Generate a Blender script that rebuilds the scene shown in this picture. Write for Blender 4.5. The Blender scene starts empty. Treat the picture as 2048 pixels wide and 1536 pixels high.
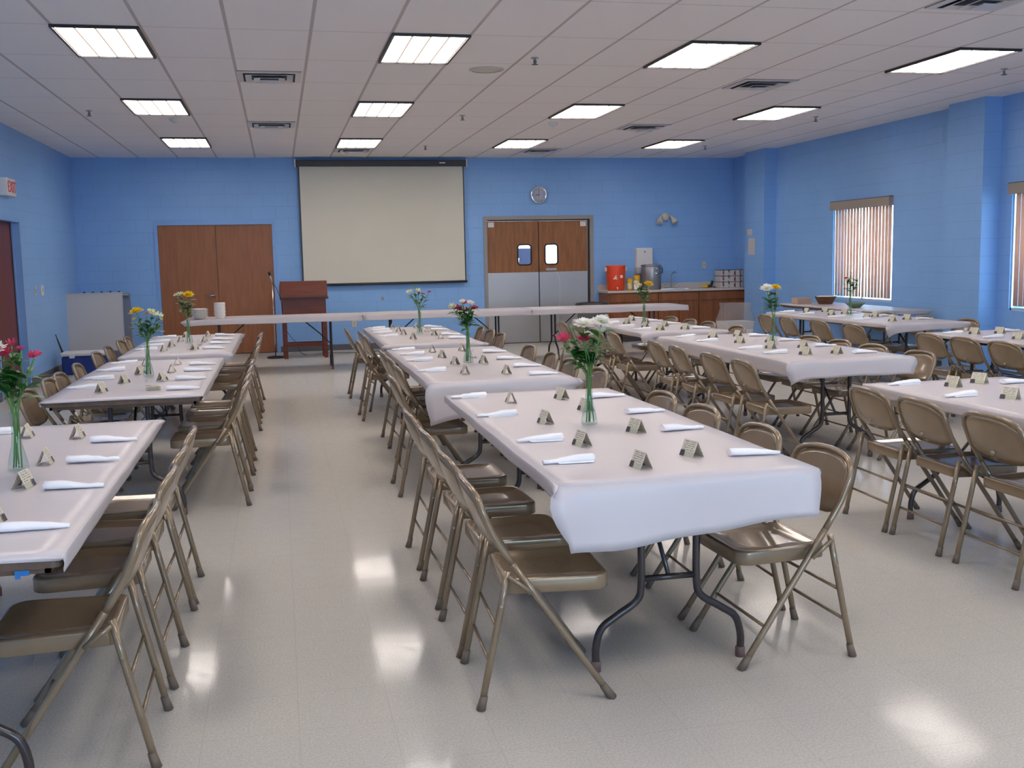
import bpy, math, random
from mathutils import Vector, Matrix
random.seed(7)
S = bpy.context.scene
PI = math.pi

# ------------------------------------------------------------------ camera
IMG_W, IMG_H, FPX = 2048, 1536, 2105.707
YAW, PITCH, ROLL, EYE = 0.2151, 0.1198, -0.02, 1.52
cam = bpy.data.objects.new('camera', bpy.data.cameras.new('camera'))
S.collection.objects.link(cam)
cam.data.sensor_fit = 'HORIZONTAL'
cam.data.sensor_width = 36
cam.data.lens = 36 * FPX / IMG_W
cam.data.clip_end = 200
F_ = Vector((math.sin(YAW) * math.cos(PITCH), math.cos(YAW) * math.cos(PITCH), -math.sin(PITCH)))
R0_ = Vector((math.cos(YAW), -math.sin(YAW), 0))
U0_ = R0_.cross(F_)
R_ = math.cos(ROLL) * R0_ + math.sin(ROLL) * U0_
U_ = -math.sin(ROLL) * R0_ + math.cos(ROLL) * U0_
M = Matrix((R_, U_, -F_)).transposed().to_4x4()
M.translation = Vector((0, 0, EYE))
cam.matrix_world = M
S.camera = cam

# ------------------------------------------------------------------ world, colour, daylight
S.view_settings.view_transform = 'Standard'
S.view_settings.look = 'None'
S.view_settings.gamma = 1.0
S.view_settings.use_curve_mapping = False
S.view_settings.exposure = 0.6
S.render.film_transparent = False
try:
    S.cycles.use_denoising = True
    S.cycles.max_bounces = 12
    S.cycles.diffuse_bounces = 8
    S.cycles.caustics_reflective = False
    S.cycles.caustics_refractive = False
    S.cycles.sample_clamp_indirect = 6.0
except Exception:
    pass
LAMP = 10.0          # radiance of the ceiling diffusers
SKY = 10.0           # radiance of the sky outside
W = bpy.data.worlds.new('sky'); S.world = W
W.use_nodes = True
bg = W.node_tree.nodes['Background']
bg.inputs[0].default_value = (0.42, 0.70, 1.0, 1)
bg.inputs[1].default_value = SKY

CEIL, XL, XR, YB, YN = 3.237, -3.15, 8.2, 18.2, -5.0


def area(name, loc, rot, sx, sy, power, col, portal=False):
    l = bpy.data.lights.new(name, 'AREA')
    l.shape = 'RECTANGLE'; l.size = sx; l.size_y = sy; l.energy = power; l.color = col
    o = bpy.data.objects.new(name, l); S.collection.objects.link(o)
    o.location = loc; o.rotation_euler = rot
    if portal:
        l.cycles.is_portal = True
    return o


# opening added in the unseen wall behind the camera to let in fill daylight
FILL_OPEN = (0.6, 5.2, 0.95, 2.25)
area('rear_fill_portal', ((FILL_OPEN[0] + FILL_OPEN[1]) / 2, YN - 0.22, (FILL_OPEN[2] + FILL_OPEN[3]) / 2), (PI / 2, 0, 0), FILL_OPEN[1] - FILL_OPEN[0], FILL_OPEN[3] - FILL_OPEN[2], 1, (1, 1, 1), portal=True)
# daylight through the side windows
WIN = [(13.03, 14.62), (9.08, 10.64)]
WZ0, WZ1 = 0.80, 2.25
for (a_, b_) in WIN:
    area('daylight_window', (XR + 0.24, (a_ + b_) / 2, (WZ0 + WZ1) / 2), (0, PI / 2, 0), WZ1 - WZ0, b_ - a_, 1, (1, 1, 1), portal=True)

# ------------------------------------------------------------------ material helpers


def srgb(r, g, b):
    f = lambda c: (c / 255 / 12.92) if c / 255 <= 0.04045 else ((c / 255 + 0.055) / 1.055) ** 2.4
    return (f(r), f(g), f(b), 1)


class NT:
    def __init__(s, name):
        s.m = bpy.data.materials.new(name); s.m.use_nodes = True
        s.t = s.m.node_tree; s.t.nodes.clear()
        s.out = s.t.nodes.new('ShaderNodeOutputMaterial')

    def n(s, typ, **kw):
        x = s.t.nodes.new('ShaderNode' + typ)
        for k, v in kw.items():
            if k.startswith('i_'):
                key = k[2:]
                key = int(key) if key.isdigit() else key.replace('_', ' ')
                if isinstance(v, tuple) and len(v) == 2 and hasattr(v[0], 'outputs'):
                    s.t.links.new(v[0].outputs[v[1]], x.inputs[key])
                elif hasattr(v, 'outputs'):
                    s.t.links.new(v.outputs[0], x.inputs[key])
                else:
                    x.inputs[key].default_value = v
            else:
                setattr(x, k, v)
        return x

    def math(s, op, a, b=0.0, c=None):
        kw = {'i_0': a, 'i_1': b}
        if c is not None: kw['i_2'] = c
        return s.n('Math', operation=op, **kw)

    def mix(s, fac, a, b):
        x = s.t.nodes.new('ShaderNodeMix'); x.data_type = 'RGBA'
        for k, v in ((0, fac), (6, a), (7, b)):
            if hasattr(v, 'outputs'):
                o = v.outputs[2] if v.bl_idname == 'ShaderNodeMix' else v.outputs[0]
                s.t.links.new(o, x.inputs[k])
            else:
                x.inputs[k].default_value = v
        return x

    def done(s, sh, disp=None):
        s.t.links.new(sh.outputs[0], s.out.inputs[0])
        return s.m


def link_col(t, src, dst_socket):
    o = src.outputs[2] if src.bl_idname == 'ShaderNodeMix' else src.outputs[0]
    t.t.links.new(o, dst_socket)


def mat(name, col, rough=0.5, metal=0.0, spec=0.5, noise=0.0, nscale=8.0, bump=0.0, bscale=40.0, coat=0.0, trans=0.0, sheen=0.0):
    t = NT(name)
    p = t.n('BsdfPrincipled')
    p.inputs['Roughness'].default_value = rough
    p.inputs['Metallic'].default_value = metal
    p.inputs['Specular IOR Level'].default_value = spec
    p.inputs['Coat Weight'].default_value = coat
    p.inputs['Coat Roughness'].default_value = 0.08
    tc = t.n('TexCoord')
    nz = t.n('TexNoise', i_Vector=(tc, 3), i_Scale=nscale, i_Detail=3.0)
    dark = tuple(c * (1 - noise) for c in col[:3]) + (1,)
    lite = tuple(min(1, c * (1 + noise)) for c in col[:3]) + (1,)
    mx = t.mix(nz, dark, lite)
    link_col(t, mx, p.inputs['Base Color'])
    if bump > 0:
        nb = t.n('TexNoise', i_Vector=(tc, 3), i_Scale=bscale, i_Detail=2.0)
        b = t.n('Bump', i_Strength=bump, i_Distance=0.002, i_Height=nb)
        t.t.links.new(b.outputs[0], p.inputs['Normal'])
    if trans > 0:
        tr = t.n('BsdfTranslucent'); link_col(t, mx, tr.inputs['Color'])
        ms = t.n('MixShader'); ms.inputs[0].default_value = trans
        t.t.links.new(p.outputs[0], ms.inputs[1]); t.t.links.new(tr.outputs[0], ms.inputs[2])
        return t.done(ms)
    return t.done(p)


def wall_mat(name, ax, col):
    """painted concrete block: running bond joints as bump, in metres"""
    t = NT(name)
    tc = t.n('TexCoord'); sp = t.n('SeparateXYZ', i_0=(tc, 3))
    cb = t.n('CombineXYZ', i_0=(sp, ax), i_1=(sp, 2))
    br = t.n('TexBrick', i_Vector=cb)
    br.inputs['Scale'].default_value = 1.0
    br.inputs['Mortar Size'].default_value = 0.006
    br.inputs['Mortar Smooth'].default_value = 0.6
    br.inputs['Brick Width'].default_value = 0.406
    br.inputs['Row Height'].default_value = 0.203
    nz = t.n('TexNoise', i_Vector=(tc, 3), i_Scale=1.1, i_Detail=3.0)
    nf = t.n('TexNoise', i_Vector=(tc, 3), i_Scale=70.0, i_Detail=2.0)
    d = tuple(c * 0.90 for c in col[:3]) + (1,)
    l = tuple(c * 1.08 for c in col[:3]) + (1,)
    mx = t.mix(nz, d, l)
    mx2 = t.mix((lambda x: x)(t.math('MULTIPLY', (br, 1), 0.22)), mx, tuple(c * 0.6 for c in col[:3]) + (1,))
    p = t.n('BsdfPrincipled'); p.inputs['Roughness'].default_value = 0.42
    p.inputs['Specular IOR Level'].default_value = 0.35
    link_col(t, mx2, p.inputs['Base Color'])
    h = t.math('SUBTRACT', t.math('MULTIPLY', nf, 0.25), (br, 1))
    b = t.n('Bump', i_Strength=0.35, i_Distance=0.003, i_Height=h)
    t.t.links.new(b.outputs[0], p.inputs['Normal'])
    return t.done(p)


def wood_mat(name, col, rough=0.4, axis=2, contrast=0.18, spec=0.4):
    t = NT(name)
    tc = t.n('TexCoord')
    sc = [7.0, 7.0, 7.0]; sc[axis] = 0.7
    mp = t.n('Mapping', i_Vector=(tc, 3)); mp.inputs['Scale'].default_value = sc
    nz = t.n('TexNoise', i_Vector=mp, i_Scale=3.0, i_Detail=6.0, i_Distortion=0.6)
    cr = t.n('ValToRGB', i_0=nz)
    cr.color_ramp.elements[0].position = 0.32; cr.color_ramp.elements[1].position = 0.68
    cr.color_ramp.elements[0].color = tuple(c * (1 - contrast) for c in col[:3]) + (1,)
    cr.color_ramp.elements[1].color = tuple(c * (1 + contrast) for c in col[:3]) + (1,)
    p = t.n('BsdfPrincipled', i_Base_Color=cr)
    p.inputs['Roughness'].default_value = rough
    p.inputs['Specular IOR Level'].default_value = spec
    return t.done(p)


def floor_mat():
    t = NT('vinyl_tile')
    tc = t.n('TexCoord'); sp = t.n('SeparateXYZ', i_0=(tc, 3))
    n1 = t.n('TexNoise', i_Vector=(tc, 3), i_Scale=120.0, i_Detail=4.0, i_Roughness=0.7)
    n2 = t.n('TexNoise', i_Vector=(tc, 3), i_Scale=0.8, i_Detail=3.0)
    # 12 inch tiles: thin joints, each tile a hair different
    jx = t.math('LESS_THAN', t.math('ABSOLUTE', t.math('SUBTRACT', t.math('FRACT', t.math('DIVIDE', (sp, 0), 0.3048)), 0.5)), 0.4955)
    jy = t.math('LESS_THAN', t.math('ABSOLUTE', t.math('SUBTRACT', t.math('FRACT', t.math('DIVIDE', (sp, 1), 0.3048)), 0.5)), 0.4955)
    j = t.math('MULTIPLY', jx, jy)
    fx = t.math('FLOOR', t.math('DIVIDE', (sp, 0), 0.3048)); fy = t.math('FLOOR', t.math('DIVIDE', (sp, 1), 0.3048))
    cb = t.n('CombineXYZ', i_0=fx, i_1=fy)
    wn = t.n('TexWhiteNoise', i_Vector=cb)
    cr = t.n('ValToRGB', i_0=n1)
    cr.color_ramp.elements[0].position = 0.36; cr.color_ramp.elements[1].position = 0.62
    cr.color_ramp.elements[0].color = (0.43, 0.405, 0.36, 1)
    cr.color_ramp.elements[1].color = (0.57, 0.545, 0.49, 1)
    a = t.mix(t.math('MULTIPLY', wn, 0.10), cr, (0.47, 0.45, 0.40, 1))
    b = t.mix(t.math('MULTIPLY', n2, 0.25), a, (0.46, 0.43, 0.38, 1))
    c = t.mix(j, (0.44, 0.41, 0.37, 1), b)
    nb = t.n('TexNoise', i_Vector=(tc, 3), i_Scale=3.2, i_Detail=2.0)
    bp = t.n('Bump', i_Strength=0.07, i_Distance=0.008, i_Height=nb)
    df = t.n('BsdfDiffuse'); link_col(t, c, df.inputs['Color'])
    gl = t.n('BsdfGlossy'); gl.inputs['Color'].default_value = (1, 1, 1, 1)
    rr = t.n('MapRange', i_0=n2, i_1=0.3, i_2=0.7, i_3=0.07, i_4=0.12)
    t.t.links.new(rr.outputs[0], gl.inputs['Roughness'])
    t.t.links.new(bp.outputs[0], gl.inputs['Normal'])
    fr = t.n('Fresnel'); fr.inputs['IOR'].default_value = 1.38
    n3 = t.n('TexNoise', i_Vector=(tc, 3), i_Scale=18.0, i_Detail=4.0)
    wear = t.n('MapRange', i_0=n3, i_1=0.35, i_2=0.7, i_3=0.46, i_4=0.30)
    ms = t.n('MixShader')
    f = t.math('MULTIPLY', fr, wear); t.t.links.new(f.outputs[0], ms.inputs[0])
    t.t.links.new(df.outputs[0], ms.inputs[1]); t.t.links.new(gl.outputs[0], ms.inputs[2])
    return t.done(ms)


GX0, GY0, GPX, GPY = -1.51, 9.46, 0.61, 1.17


def ceil_mat():
    t = NT('ceiling_tile')
    tc = t.n('TexCoord'); sp = t.n('SeparateXYZ', i_0=(tc, 3))

    def line(sock, off, pitch, w):
        f = t.math('FRACT', t.math('DIVIDE', t.math('SUBTRACT', (sp, sock), off - 100 * pitch), pitch))
        d = t.math('MULTIPLY', t.math('MINIMUM', f, t.math('SUBTRACT', 1.0, f)), pitch)
        return t.math('LESS_THAN', d, w / 2)
    lx = line(0, GX0, GPX, 0.026); ly = line(1, GY0, GPY, 0.022)
    nz = t.n('TexNoise', i_Vector=(tc, 3), i_Scale=160.0, i_Detail=3.0)
    n2 = t.n('TexNoise', i_Vector=(tc, 3), i_Scale=0.5, i_Detail=1.0)
    a = t.mix(nz, (0.84, 0.79, 0.76, 1), (0.94, 0.89, 0.86, 1))
    a2 = t.mix(t.math('MULTIPLY', n2, 0.3), a, (0.84, 0.80, 0.78, 1))
    b = t.mix(ly, a2, (0.72, 0.67, 0.64, 1))
    c = t.mix(lx, b, (0.56, 0.49, 0.46, 1))
    p = t.n('BsdfPrincipled'); p.inputs['Roughness'].default_value = 0.75
    p.inputs['Specular IOR Level'].default_value = 0.2
    link_col(t, c, p.inputs['Base Color'])
    anyl = t.math('MAXIMUM', lx, ly)
    bp = t.n('Bump', i_Strength=0.6, i_Distance=0.006, i_Height=anyl)
    t.t.links.new(bp.outputs[0], p.inputs['Normal'])
    return t.done(p)


def lens_mat():
    """prismatic acrylic lens over the tubes: lit squares, fine darker ribs"""
    t = NT('lit_lens')
    tc = t.n('TexCoord'); sp = t.n('SeparateXYZ', i_0=(tc, 3))

    def rib(sock, pitch, w):
        f = t.math('FRACT', t.math('DIVIDE', t.math('ADD', (sp, sock), 10 * pitch), pitch))
        return t.math('LESS_THAN', t.math('MULTIPLY', t.math('MINIMUM', f, t.math('SUBTRACT', 1.0, f)), pitch), w / 2)
    r = t.math('MAXIMUM', rib(0, 0.1437, 0.017), rib(1, 0.1413, 0.018))
    st = t.math('MULTIPLY', t.math('SUBTRACT', 1.0, t.math('MULTIPLY', r, 0.955)), LAMP)
    col = t.mix(r, (1.0, 0.90, 0.84, 1), (1.0, 0.80, 0.66, 1))
    e = t.n('Emission'); link_col(t, col, e.inputs[0]); t.t.links.new(st.outputs[0], e.inputs[1])
    return t.done(e)


def emis(name, col, k):
    t = NT(name); e = t.n('Emission'); e.inputs[0].default_value = col; e.inputs[1].default_value = k
    return t.done(e)


def glass_mat(name, tint=(0.93, 0.97, 0.95, 1), rough=0.02, glossy=0.12):
    """thin clear glass: straight-through with a sheen"""
    t = NT(name)
    a = t.n('BsdfTransparent'); a.inputs[0].default_value = tint
    g = t.n('BsdfGlossy'); g.inputs['Roughness'].default_value = rough
    fr = t.n('LayerWeight'); fr.inputs[0].default_value = 0.35
    fac = t.math('ADD', t.math('MULTIPLY', (fr, 1), 0.55), glossy * 0.3)
    ms = t.n('MixShader'); t.t.links.new(fac.outputs[0], ms.inputs[0])
    t.t.links.new(a.outputs[0], ms.inputs[1]); t.t.links.new(g.outputs[0], ms.inputs[2])
    return t.done(ms)


def card_mat():
    t = NT('printed_card')
    tc = t.n('TexCoord'); sp = t.n('SeparateXYZ', i_0=(tc, 3))
    z = t.math('DIVIDE', (sp, 2), 0.060)
    x = t.math('DIVIDE', t.math('ADD', (sp, 0), 0.0425), 0.085)
    ln = t.math('LESS_THAN', t.math('FRACT', t.math('MULTIPLY', z, 8.0)), 0.42)
    nz = t.n('TexNoise', i_Vector=(tc, 3), i_Scale=180.0, i_Detail=1.0)
    words = t.math('GREATER_THAN', nz, 0.46)
    inx = t.math('MULTIPLY', t.math('GREATER_THAN', x, 0.12), t.math('LESS_THAN', x, 0.88))
    inz = t.math('MULTIPLY', t.math('GREATER_THAN', z, 0.34), t.math('LESS_THAN', z, 0.93))
    tx = t.math('MULTIPLY', t.math('MULTIPLY', ln, words), t.math('MULTIPLY', inx, inz))
    pic = t.math('MULTIPLY', t.math('LESS_THAN', z, 0.36), t.math('LESS_THAN', t.math('ADD', x, t.math('MULTIPLY', nz, 0.3)), 0.48))
    low = t.math('LESS_THAN', z, 0.32)
    a = t.mix(tx, (0.66, 0.61, 0.48, 1), (0.20, 0.20, 0.14, 1))
    b = t.mix(t.math('MULTIPLY', low, 0.5), a, (0.30, 0.34, 0.20, 1))
    c = t.mix(pic, b, (0.05, 0.045, 0.05, 1))
    p = t.n('BsdfPrincipled'); p.inputs['Roughness'].default_value = 0.5
    link_col(t, c, p.inputs['Base Color'])
    return t.done(p)


def cloth_mat():
    t = NT('plastic_cloth')
    tc = t.n('TexCoord')
    mp = t.n('Mapping', i_Vector=(tc, 3)); mp.inputs['Scale'].default_value = (1.2, 14.0, 3.0); mp.inputs['Rotation'].default_value = (0, 0, 0.1)
    n1 = t.n('TexNoise', i_Vector=mp, i_Scale=1.6, i_Detail=4.0, i_Distortion=0.5)
    n2 = t.n('TexNoise', i_Vector=(tc, 3), i_Scale=7.0, i_Detail=2.0)
    p = t.n('BsdfPrincipled'); p.inputs['Base Color'].default_value = (0.68, 0.625, 0.63, 1)
    p.inputs['Roughness'].default_value = 0.34
    b = t.n('Bump', i_Strength=0.32, i_Distance=0.006, i_Height=t.math('ADD', n1, t.math('MULTIPLY', n2, 0.4)))
    t.t.links.new(b.outputs[0], p.inputs['Normal'])
    tr = t.n('BsdfTranslucent'); tr.inputs[0].default_value = (0.74, 0.69, 0.70, 1)
    ms = t.n('MixShader'); ms.inputs[0].default_value = 0.12
    t.t.links.new(p.outputs[0], ms.inputs[1]); t.t.links.new(tr.outputs[0], ms.inputs[2])
    return t.done(ms)


BLUE = (0.245, 0.455, 0.80, 1)
Mt = dict(
    floor=floor_mat(), ceil=ceil_mat(), lens=lens_mat(),
    wx=wall_mat('blue_block_wall_x', 0, BLUE), wy=wall_mat('blue_block_wall_y', 1, BLUE),
    bluepaint=mat('blue_paint', (0.22, 0.40, 0.74, 1), 0.35, noise=0.05),
    greyframe=mat('taupe_frame_paint', (0.30, 0.27, 0.25, 1), 0.4),
    base=mat('vinyl_base', (0.10, 0.10, 0.11, 1), 0.5),
    door=wood_mat('birch_door', (0.30, 0.115, 0.045, 1), 0.38, axis=2, contrast=0.12),
    doorr=wood_mat('oak_door', (0.28, 0.115, 0.040, 1), 0.42, axis=2, contrast=0.22),
    darkdoor=wood_mat('dark_door', (0.15, 0.035, 0.018, 1), 0.4),
    steel=mat('kick_plate_steel', (0.56, 0.53, 0.49, 1), 0.30, 0.80, noise=0.06, nscale=3),
    chrome=mat('chrome', (0.75, 0.75, 0.75, 1), 0.15, 1.0),
    black=mat('black_rubber', (0.012, 0.012, 0.014, 1), 0.5),
    blackm=mat('black_metal', (0.02, 0.018, 0.018, 1), 0.35, 0.3),
    white=mat('white_plastic', (0.72, 0.70, 0.68, 1), 0.4),
    cream=mat('cream_plastic', (0.62, 0.56, 0.46, 1), 0.4),
    screen=mat('screen_vinyl', (0.67, 0.645, 0.54, 1), 0.7, noise=0.03, nscale=2),
    case=mat('screen_case', (0.035, 0.030, 0.030, 1), 0.4),
    bronze=mat('tan_enamel', (0.27, 0.195, 0.12, 1), 0.25, 0.30, noise=0.10, nscale=14, bump=0.05, bscale=25, coat=0.35),
    footcap=mat('tan_rubber', (0.16, 0.115, 0.08, 1), 0.6),
    bolt=mat('worn_bolt', (0.35, 0.30, 0.24, 1), 0.35, 0.6),
    brownleg=mat('brown_leg_enamel', (0.055, 0.045, 0.045, 1), 0.25, 0.35, coat=0.3),
    legcap=mat('leg_cap', (0.16, 0.10, 0.085, 1), 0.6),
    laminate=wood_mat('table_laminate', (0.17, 0.105, 0.07, 1), 0.45, axis=1, contrast=0.15),
    cloth=cloth_mat(),
    napkin=mat('paper_napkin', (0.90, 0.90, 0.91, 1), 0.8, bump=0.2, bscale=120),
    card=card_mat(),
    glass=glass_mat('vase_glass', (0.88, 0.95, 0.91, 1)),
    pane=glass_mat('window_glass', (0.95, 0.97, 0.98, 1)),
    stem=mat('stem_green', (0.10, 0.25, 0.045, 1), 0.5, noise=0.2, nscale=30),
    leaf=mat('leaf_green', (0.045, 0.16, 0.03, 1), 0.42, noise=0.35, nscale=20, trans=0.15),
    p_white=mat('petal_white', (0.88, 0.87, 0.80, 1), 0.6, trans=0.2),
    p_cream=mat('petal_cream', (0.80, 0.78, 0.48, 1), 0.6, trans=0.2),
    p_yellow=mat('petal_yellow', (0.88, 0.66, 0.01, 1), 0.6, trans=0.15),
    p_pink=mat('petal_pink', (0.60, 0.045, 0.12, 1), 0.5, noise=0.3, nscale=30, trans=0.2),
    p_red=mat('petal_red', (0.42, 0.03, 0.05, 1), 0.5, noise=0.3, nscale=30, trans=0.15),
    p_orange=mat('petal_orange', (0.62, 0.16, 0.05, 1), 0.5, trans=0.15),
    p_green=mat('bud_green', (0.18, 0.30, 0.08, 1), 0.5),
    eye=mat('flower_eye', (0.55, 0.50, 0.05, 1), 0.7),
    lectern=wood_mat('lectern_walnut', (0.135, 0.032, 0.017, 1), 0.4, axis=0, contrast=0.2),
    cabinet=wood_mat('cabinet_oak', (0.25, 0.088, 0.030, 1), 0.38, axis=2, contrast=0.2),
    counter=mat('counter_laminate', (0.58, 0.52, 0.47, 1), 0.3, noise=0.08, nscale=60),
    orange=mat('orange_jug_plastic', (0.80, 0.070, 0.018, 1), 0.35),
    jugwhite=mat('jug_white', (0.8, 0.76, 0.7, 1), 0.4),
    alu=mat('urn_aluminium', (0.36, 0.36, 0.38, 1), 0.35, 0.75, noise=0.05),
    yellow=mat('can_yellow', (0.70, 0.42, 0.01, 1), 0.4),
    canred=mat('can_red', (0.45, 0.09, 0.03, 1), 0.4),
    canwhite=mat('can_label', (0.62, 0.55, 0.35, 1), 0.5, noise=0.3, nscale=30),
    navy=mat('cooler_blue', (0.012, 0.035, 0.20, 1), 0.35),
    wboard=mat('whiteboard_face', (0.50, 0.48, 0.47, 1), 0.25),
    greypanel=mat('grey_panel', (0.17, 0.20, 0.27, 1), 0.6, noise=0.05),
    greyplastic=mat('grey_bin_plastic', (0.16, 0.17, 0.18, 1), 0.45),
    binlid=mat('bin_lid', (0.02, 0.018, 0.02, 1), 0.5),
    silver=mat('worn_silver', (0.45, 0.45, 0.45, 1), 0.4, 0.6),
    ventm=mat('vent_enamel', (0.66, 0.63, 0.61, 1), 0.35, 0.2),
    ventd=mat('duct_dark', (0.03, 0.028, 0.026, 1), 0.6),
    trim=mat('light_trim', (0.03, 0.024, 0.020, 1), 0.45),
    blind=mat('blind_vane', (0.80, 0.52, 0.38, 1), 0.6, noise=0.05, trans=0.26),
    valance=mat('valance', (0.40, 0.33, 0.27, 1), 0.6, trans=0.15),
    winframe=mat('window_aluminium', (0.55, 0.6, 0.65, 1), 0.35, 0.4),
    foam=mat('foam', (0.92, 0.89, 0.85, 1), 0.6),
    wicker=wood_mat('wicker', (0.16, 0.07, 0.035, 1), 0.6, axis=0, contrast=0.4),
    cardboard=mat('cardboard', (0.50, 0.36, 0.28, 1), 0.7),
    greenb=mat('green_bowl', (0.20, 0.30, 0.16, 1), 0.4),
    exitred=mat('exit_red', (0.75, 0.05, 0.05, 1), 0.5),
    paper=mat('paper', (0.60, 0.55, 0.52, 1), 0.7),
    tapeblue=mat('blue_tape', (0.02, 0.16, 0.45, 1), 0.5),
    kitchen=mat('kitchen_wall', (0.85, 0.86, 0.9, 1), 0.5),
    fridge=mat('fridge_steel', (0.06, 0.08, 0.13, 1), 0.4, 0.2),
    bag=None,
    grass=mat('pale_concrete', (0.72, 0.72, 0.70, 1), 0.9, noise=0.05, nscale=2),
)


def bag_mat():
    t = NT('clear_bag')
    a = t.n('BsdfTransparent'); a.inputs[0].default_value = (0.9, 0.9, 0.9, 1)
    p = t.n('BsdfPrincipled'); p.inputs['Base Color'].default_value = (0.62, 0.58, 0.56, 1); p.inputs['Roughness'].default_value = 0.25
    ms = t.n('MixShader'); ms.inputs[0].default_value = 0.24
    t.t.links.new(a.outputs[0], ms.inputs[1]); t.t.links.new(p.outputs[0], ms.inputs[2])
    return t.done(ms)


Mt['bag'] = bag_mat()

# ------------------------------------------------------------------ mesh helpers


class MB:
    def __init__(s):
        s.v = []; s.f = []; s.sm = []

    def add(s, vs, fs, smooth=False, mtx=None):
        k = len(s.v)
        if mtx is not None: vs = [mtx @ Vector(v) for v in vs]
        s.v += [tuple(v) for v in vs]
        s.f += [tuple(i + k for i in f) for f in fs]
        s.sm += [smooth] * len(fs)
        return s

    def box(s, x0, x1, y0, y1, z0, z1, bev=0.0, mtx=None):
        if bev <= 0:
            vs = [(x, y, z) for z in (z0, z1) for y in (y0, y1) for x in (x0, x1)]
            fs = [(0, 2, 3, 1), (4, 5, 7, 6), (0, 1, 5, 4), (2, 6, 7, 3), (0, 4, 6, 2), (1, 3, 7, 5)]
            return s.add(vs, fs, False, mtx)
        b = bev; rings = []
        for (z, i) in ((z0, b), (z0 + b, 0), (z1 - b, 0), (z1, b)):
            rings.append([(x0 + b, y0 + i, z), (x1 - b, y0 + i, z), (x1 - i, y0 + b, z), (x1 - i, y1 - b, z),
                          (x1 - b, y1 - i, z), (x0 + b, y1 - i, z), (x0 + i, y1 - b, z), (x0 + i, y0 + b, z)])
        return s.loft(rings, True, False, mtx)

    def loft(s, rings, caps=True, smooth=True, mtx=None, closed=True):
        n = len(rings[0]); vs = [p for r in rings for p in r]; fs = []
        for a in range(len(rings) - 1):
            for i in range(n if closed else n - 1):
                j = (i + 1) % n
                fs.append((a * n + i, a * n + j, (a + 1) * n + j, (a + 1) * n + i))
        s.add(vs, fs, smooth, mtx)
        if caps:
            s.add(rings[0], [tuple(reversed(range(n)))], False, mtx)
            s.add(rings[-1], [tuple(range(n))], False, mtx)
        return s

    def tube(s, pts, r, n=8, closed=False, caps=True, mtx=None):
        pts = [Vector(p) for p in pts]; m = len(pts); rings = []
        rr = r if isinstance(r, (list, tuple)) else [r] * m
        ref = None
        for i in range(m):
            if closed: d = pts[(i + 1) % m] - pts[i - 1]
            elif i == 0: d = pts[1] - pts[0]
            elif i == m - 1: d = pts[-1] - pts[-2]
            else: d = (pts[i + 1] - pts[i]).normalized() + (pts[i] - pts[i - 1]).normalized()
            d.normalize()
            if ref is None:
                ref = Vector((0, 0, 1)) if abs(d.z) < 0.9 else Vector((1, 0, 0))
            a = d.cross(ref)
            if a.length < 1e-4: a = d.orthogonal()
            a.normalize(); b = a.cross(d).normalized(); ref = b
            rings.append([tuple(pts[i] + rr[i] * (math.cos(2 * PI * k / n) * a + math.sin(2 * PI * k / n) * b)) for k in range(n)])
        if closed: rings.append(rings[0])
        return s.loft(rings, caps and not closed, True, mtx)

    def lathe(s, prof, n=24, mtx=None, smooth=True, caps=True):
        rings = [[(r * math.cos(2 * PI * k / n), r * math.sin(2 * PI * k / n), z) for k in range(n)] for r, z in prof]
        return s.loft(rings, caps, smooth, mtx)

    def prism(s, outl, a0, a1, axis='z', mtx=None, smooth=False):
        def P(u, v, w): return {'z': (u, v, w), 'y': (u, w, v), 'x': (w, u, v)}[axis]
        return s.loft([[P(u, v, a0) for u, v in outl], [P(u, v, a1) for u, v in outl]], True, smooth, mtx)

    def build(s, name, material, parent=None, loc=(0, 0, 0), rotz=0.0, kind=None, label=None, cat=None, group=None, solid=0.0, bevel=0.0, subsurf=0, recalc=True):
        me = bpy.data.meshes.new(name)
        me.from_pydata(s.v, [], s.f); me.update()
        me.polygons.foreach_set('use_smooth', s.sm)
        if recalc:
            import bmesh
            bm = bmesh.new(); bm.from_mesh(me)
            bmesh.ops.remove_doubles(bm, verts=bm.verts, dist=1e-5)
            bmesh.ops.recalc_face_normals(bm, faces=bm.faces)
            bm.to_mesh(me); bm.free()
        me.materials.append(material)
        o = bpy.data.objects.new(name, me); S.collection.objects.link(o)
        o.location = loc; o.rotation_euler = (0, 0, rotz)
        if parent is not None: o.parent = parent
        if solid:
            m = o.modifiers.new('s', 'SOLIDIFY'); m.thickness = solid; m.offset = 0
        if bevel:
            m = o.modifiers.new('b', 'BEVEL'); m.width = bevel; m.segments = 2; m.limit_method = 'ANGLE'
        if subsurf:
            m = o.modifiers.new('u', 'SUBSURF'); m.levels = subsurf; m.render_levels = subsurf
        tag(o, label, cat, group, kind)
        return o


def tag(o, label=None, cat=None, group=None, kind=None):
    if label: o['label'] = label
    if cat: o['category'] = cat
    if group: o['group'] = group
    if kind: o['kind'] = kind


def thing(name, label, cat, loc=(0, 0, 0), rotz=0.0, group=None, kind=None):
    o = bpy.data.objects.new(name, None); S.collection.objects.link(o)
    o.empty_display_size = 0.05
    o.location = loc; o.rotation_euler = (0, 0, rotz)
    tag(o, label, cat, group, kind)
    return o


def dup(root, loc, rotz, label=None, group=None):
    def cp(o, parent):
        c = o.copy(); S.collection.objects.link(c)
        if parent is not None: c.parent = parent
        for ch in KIDS.get(o.name, ()): cp(ch, c)
        return c
    r = cp(root, None)
    r.location = loc; r.rotation_euler = (0, 0, rotz)
    if label: r['label'] = label
    if group: r['group'] = group
    return r


KIDS = {}


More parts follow.
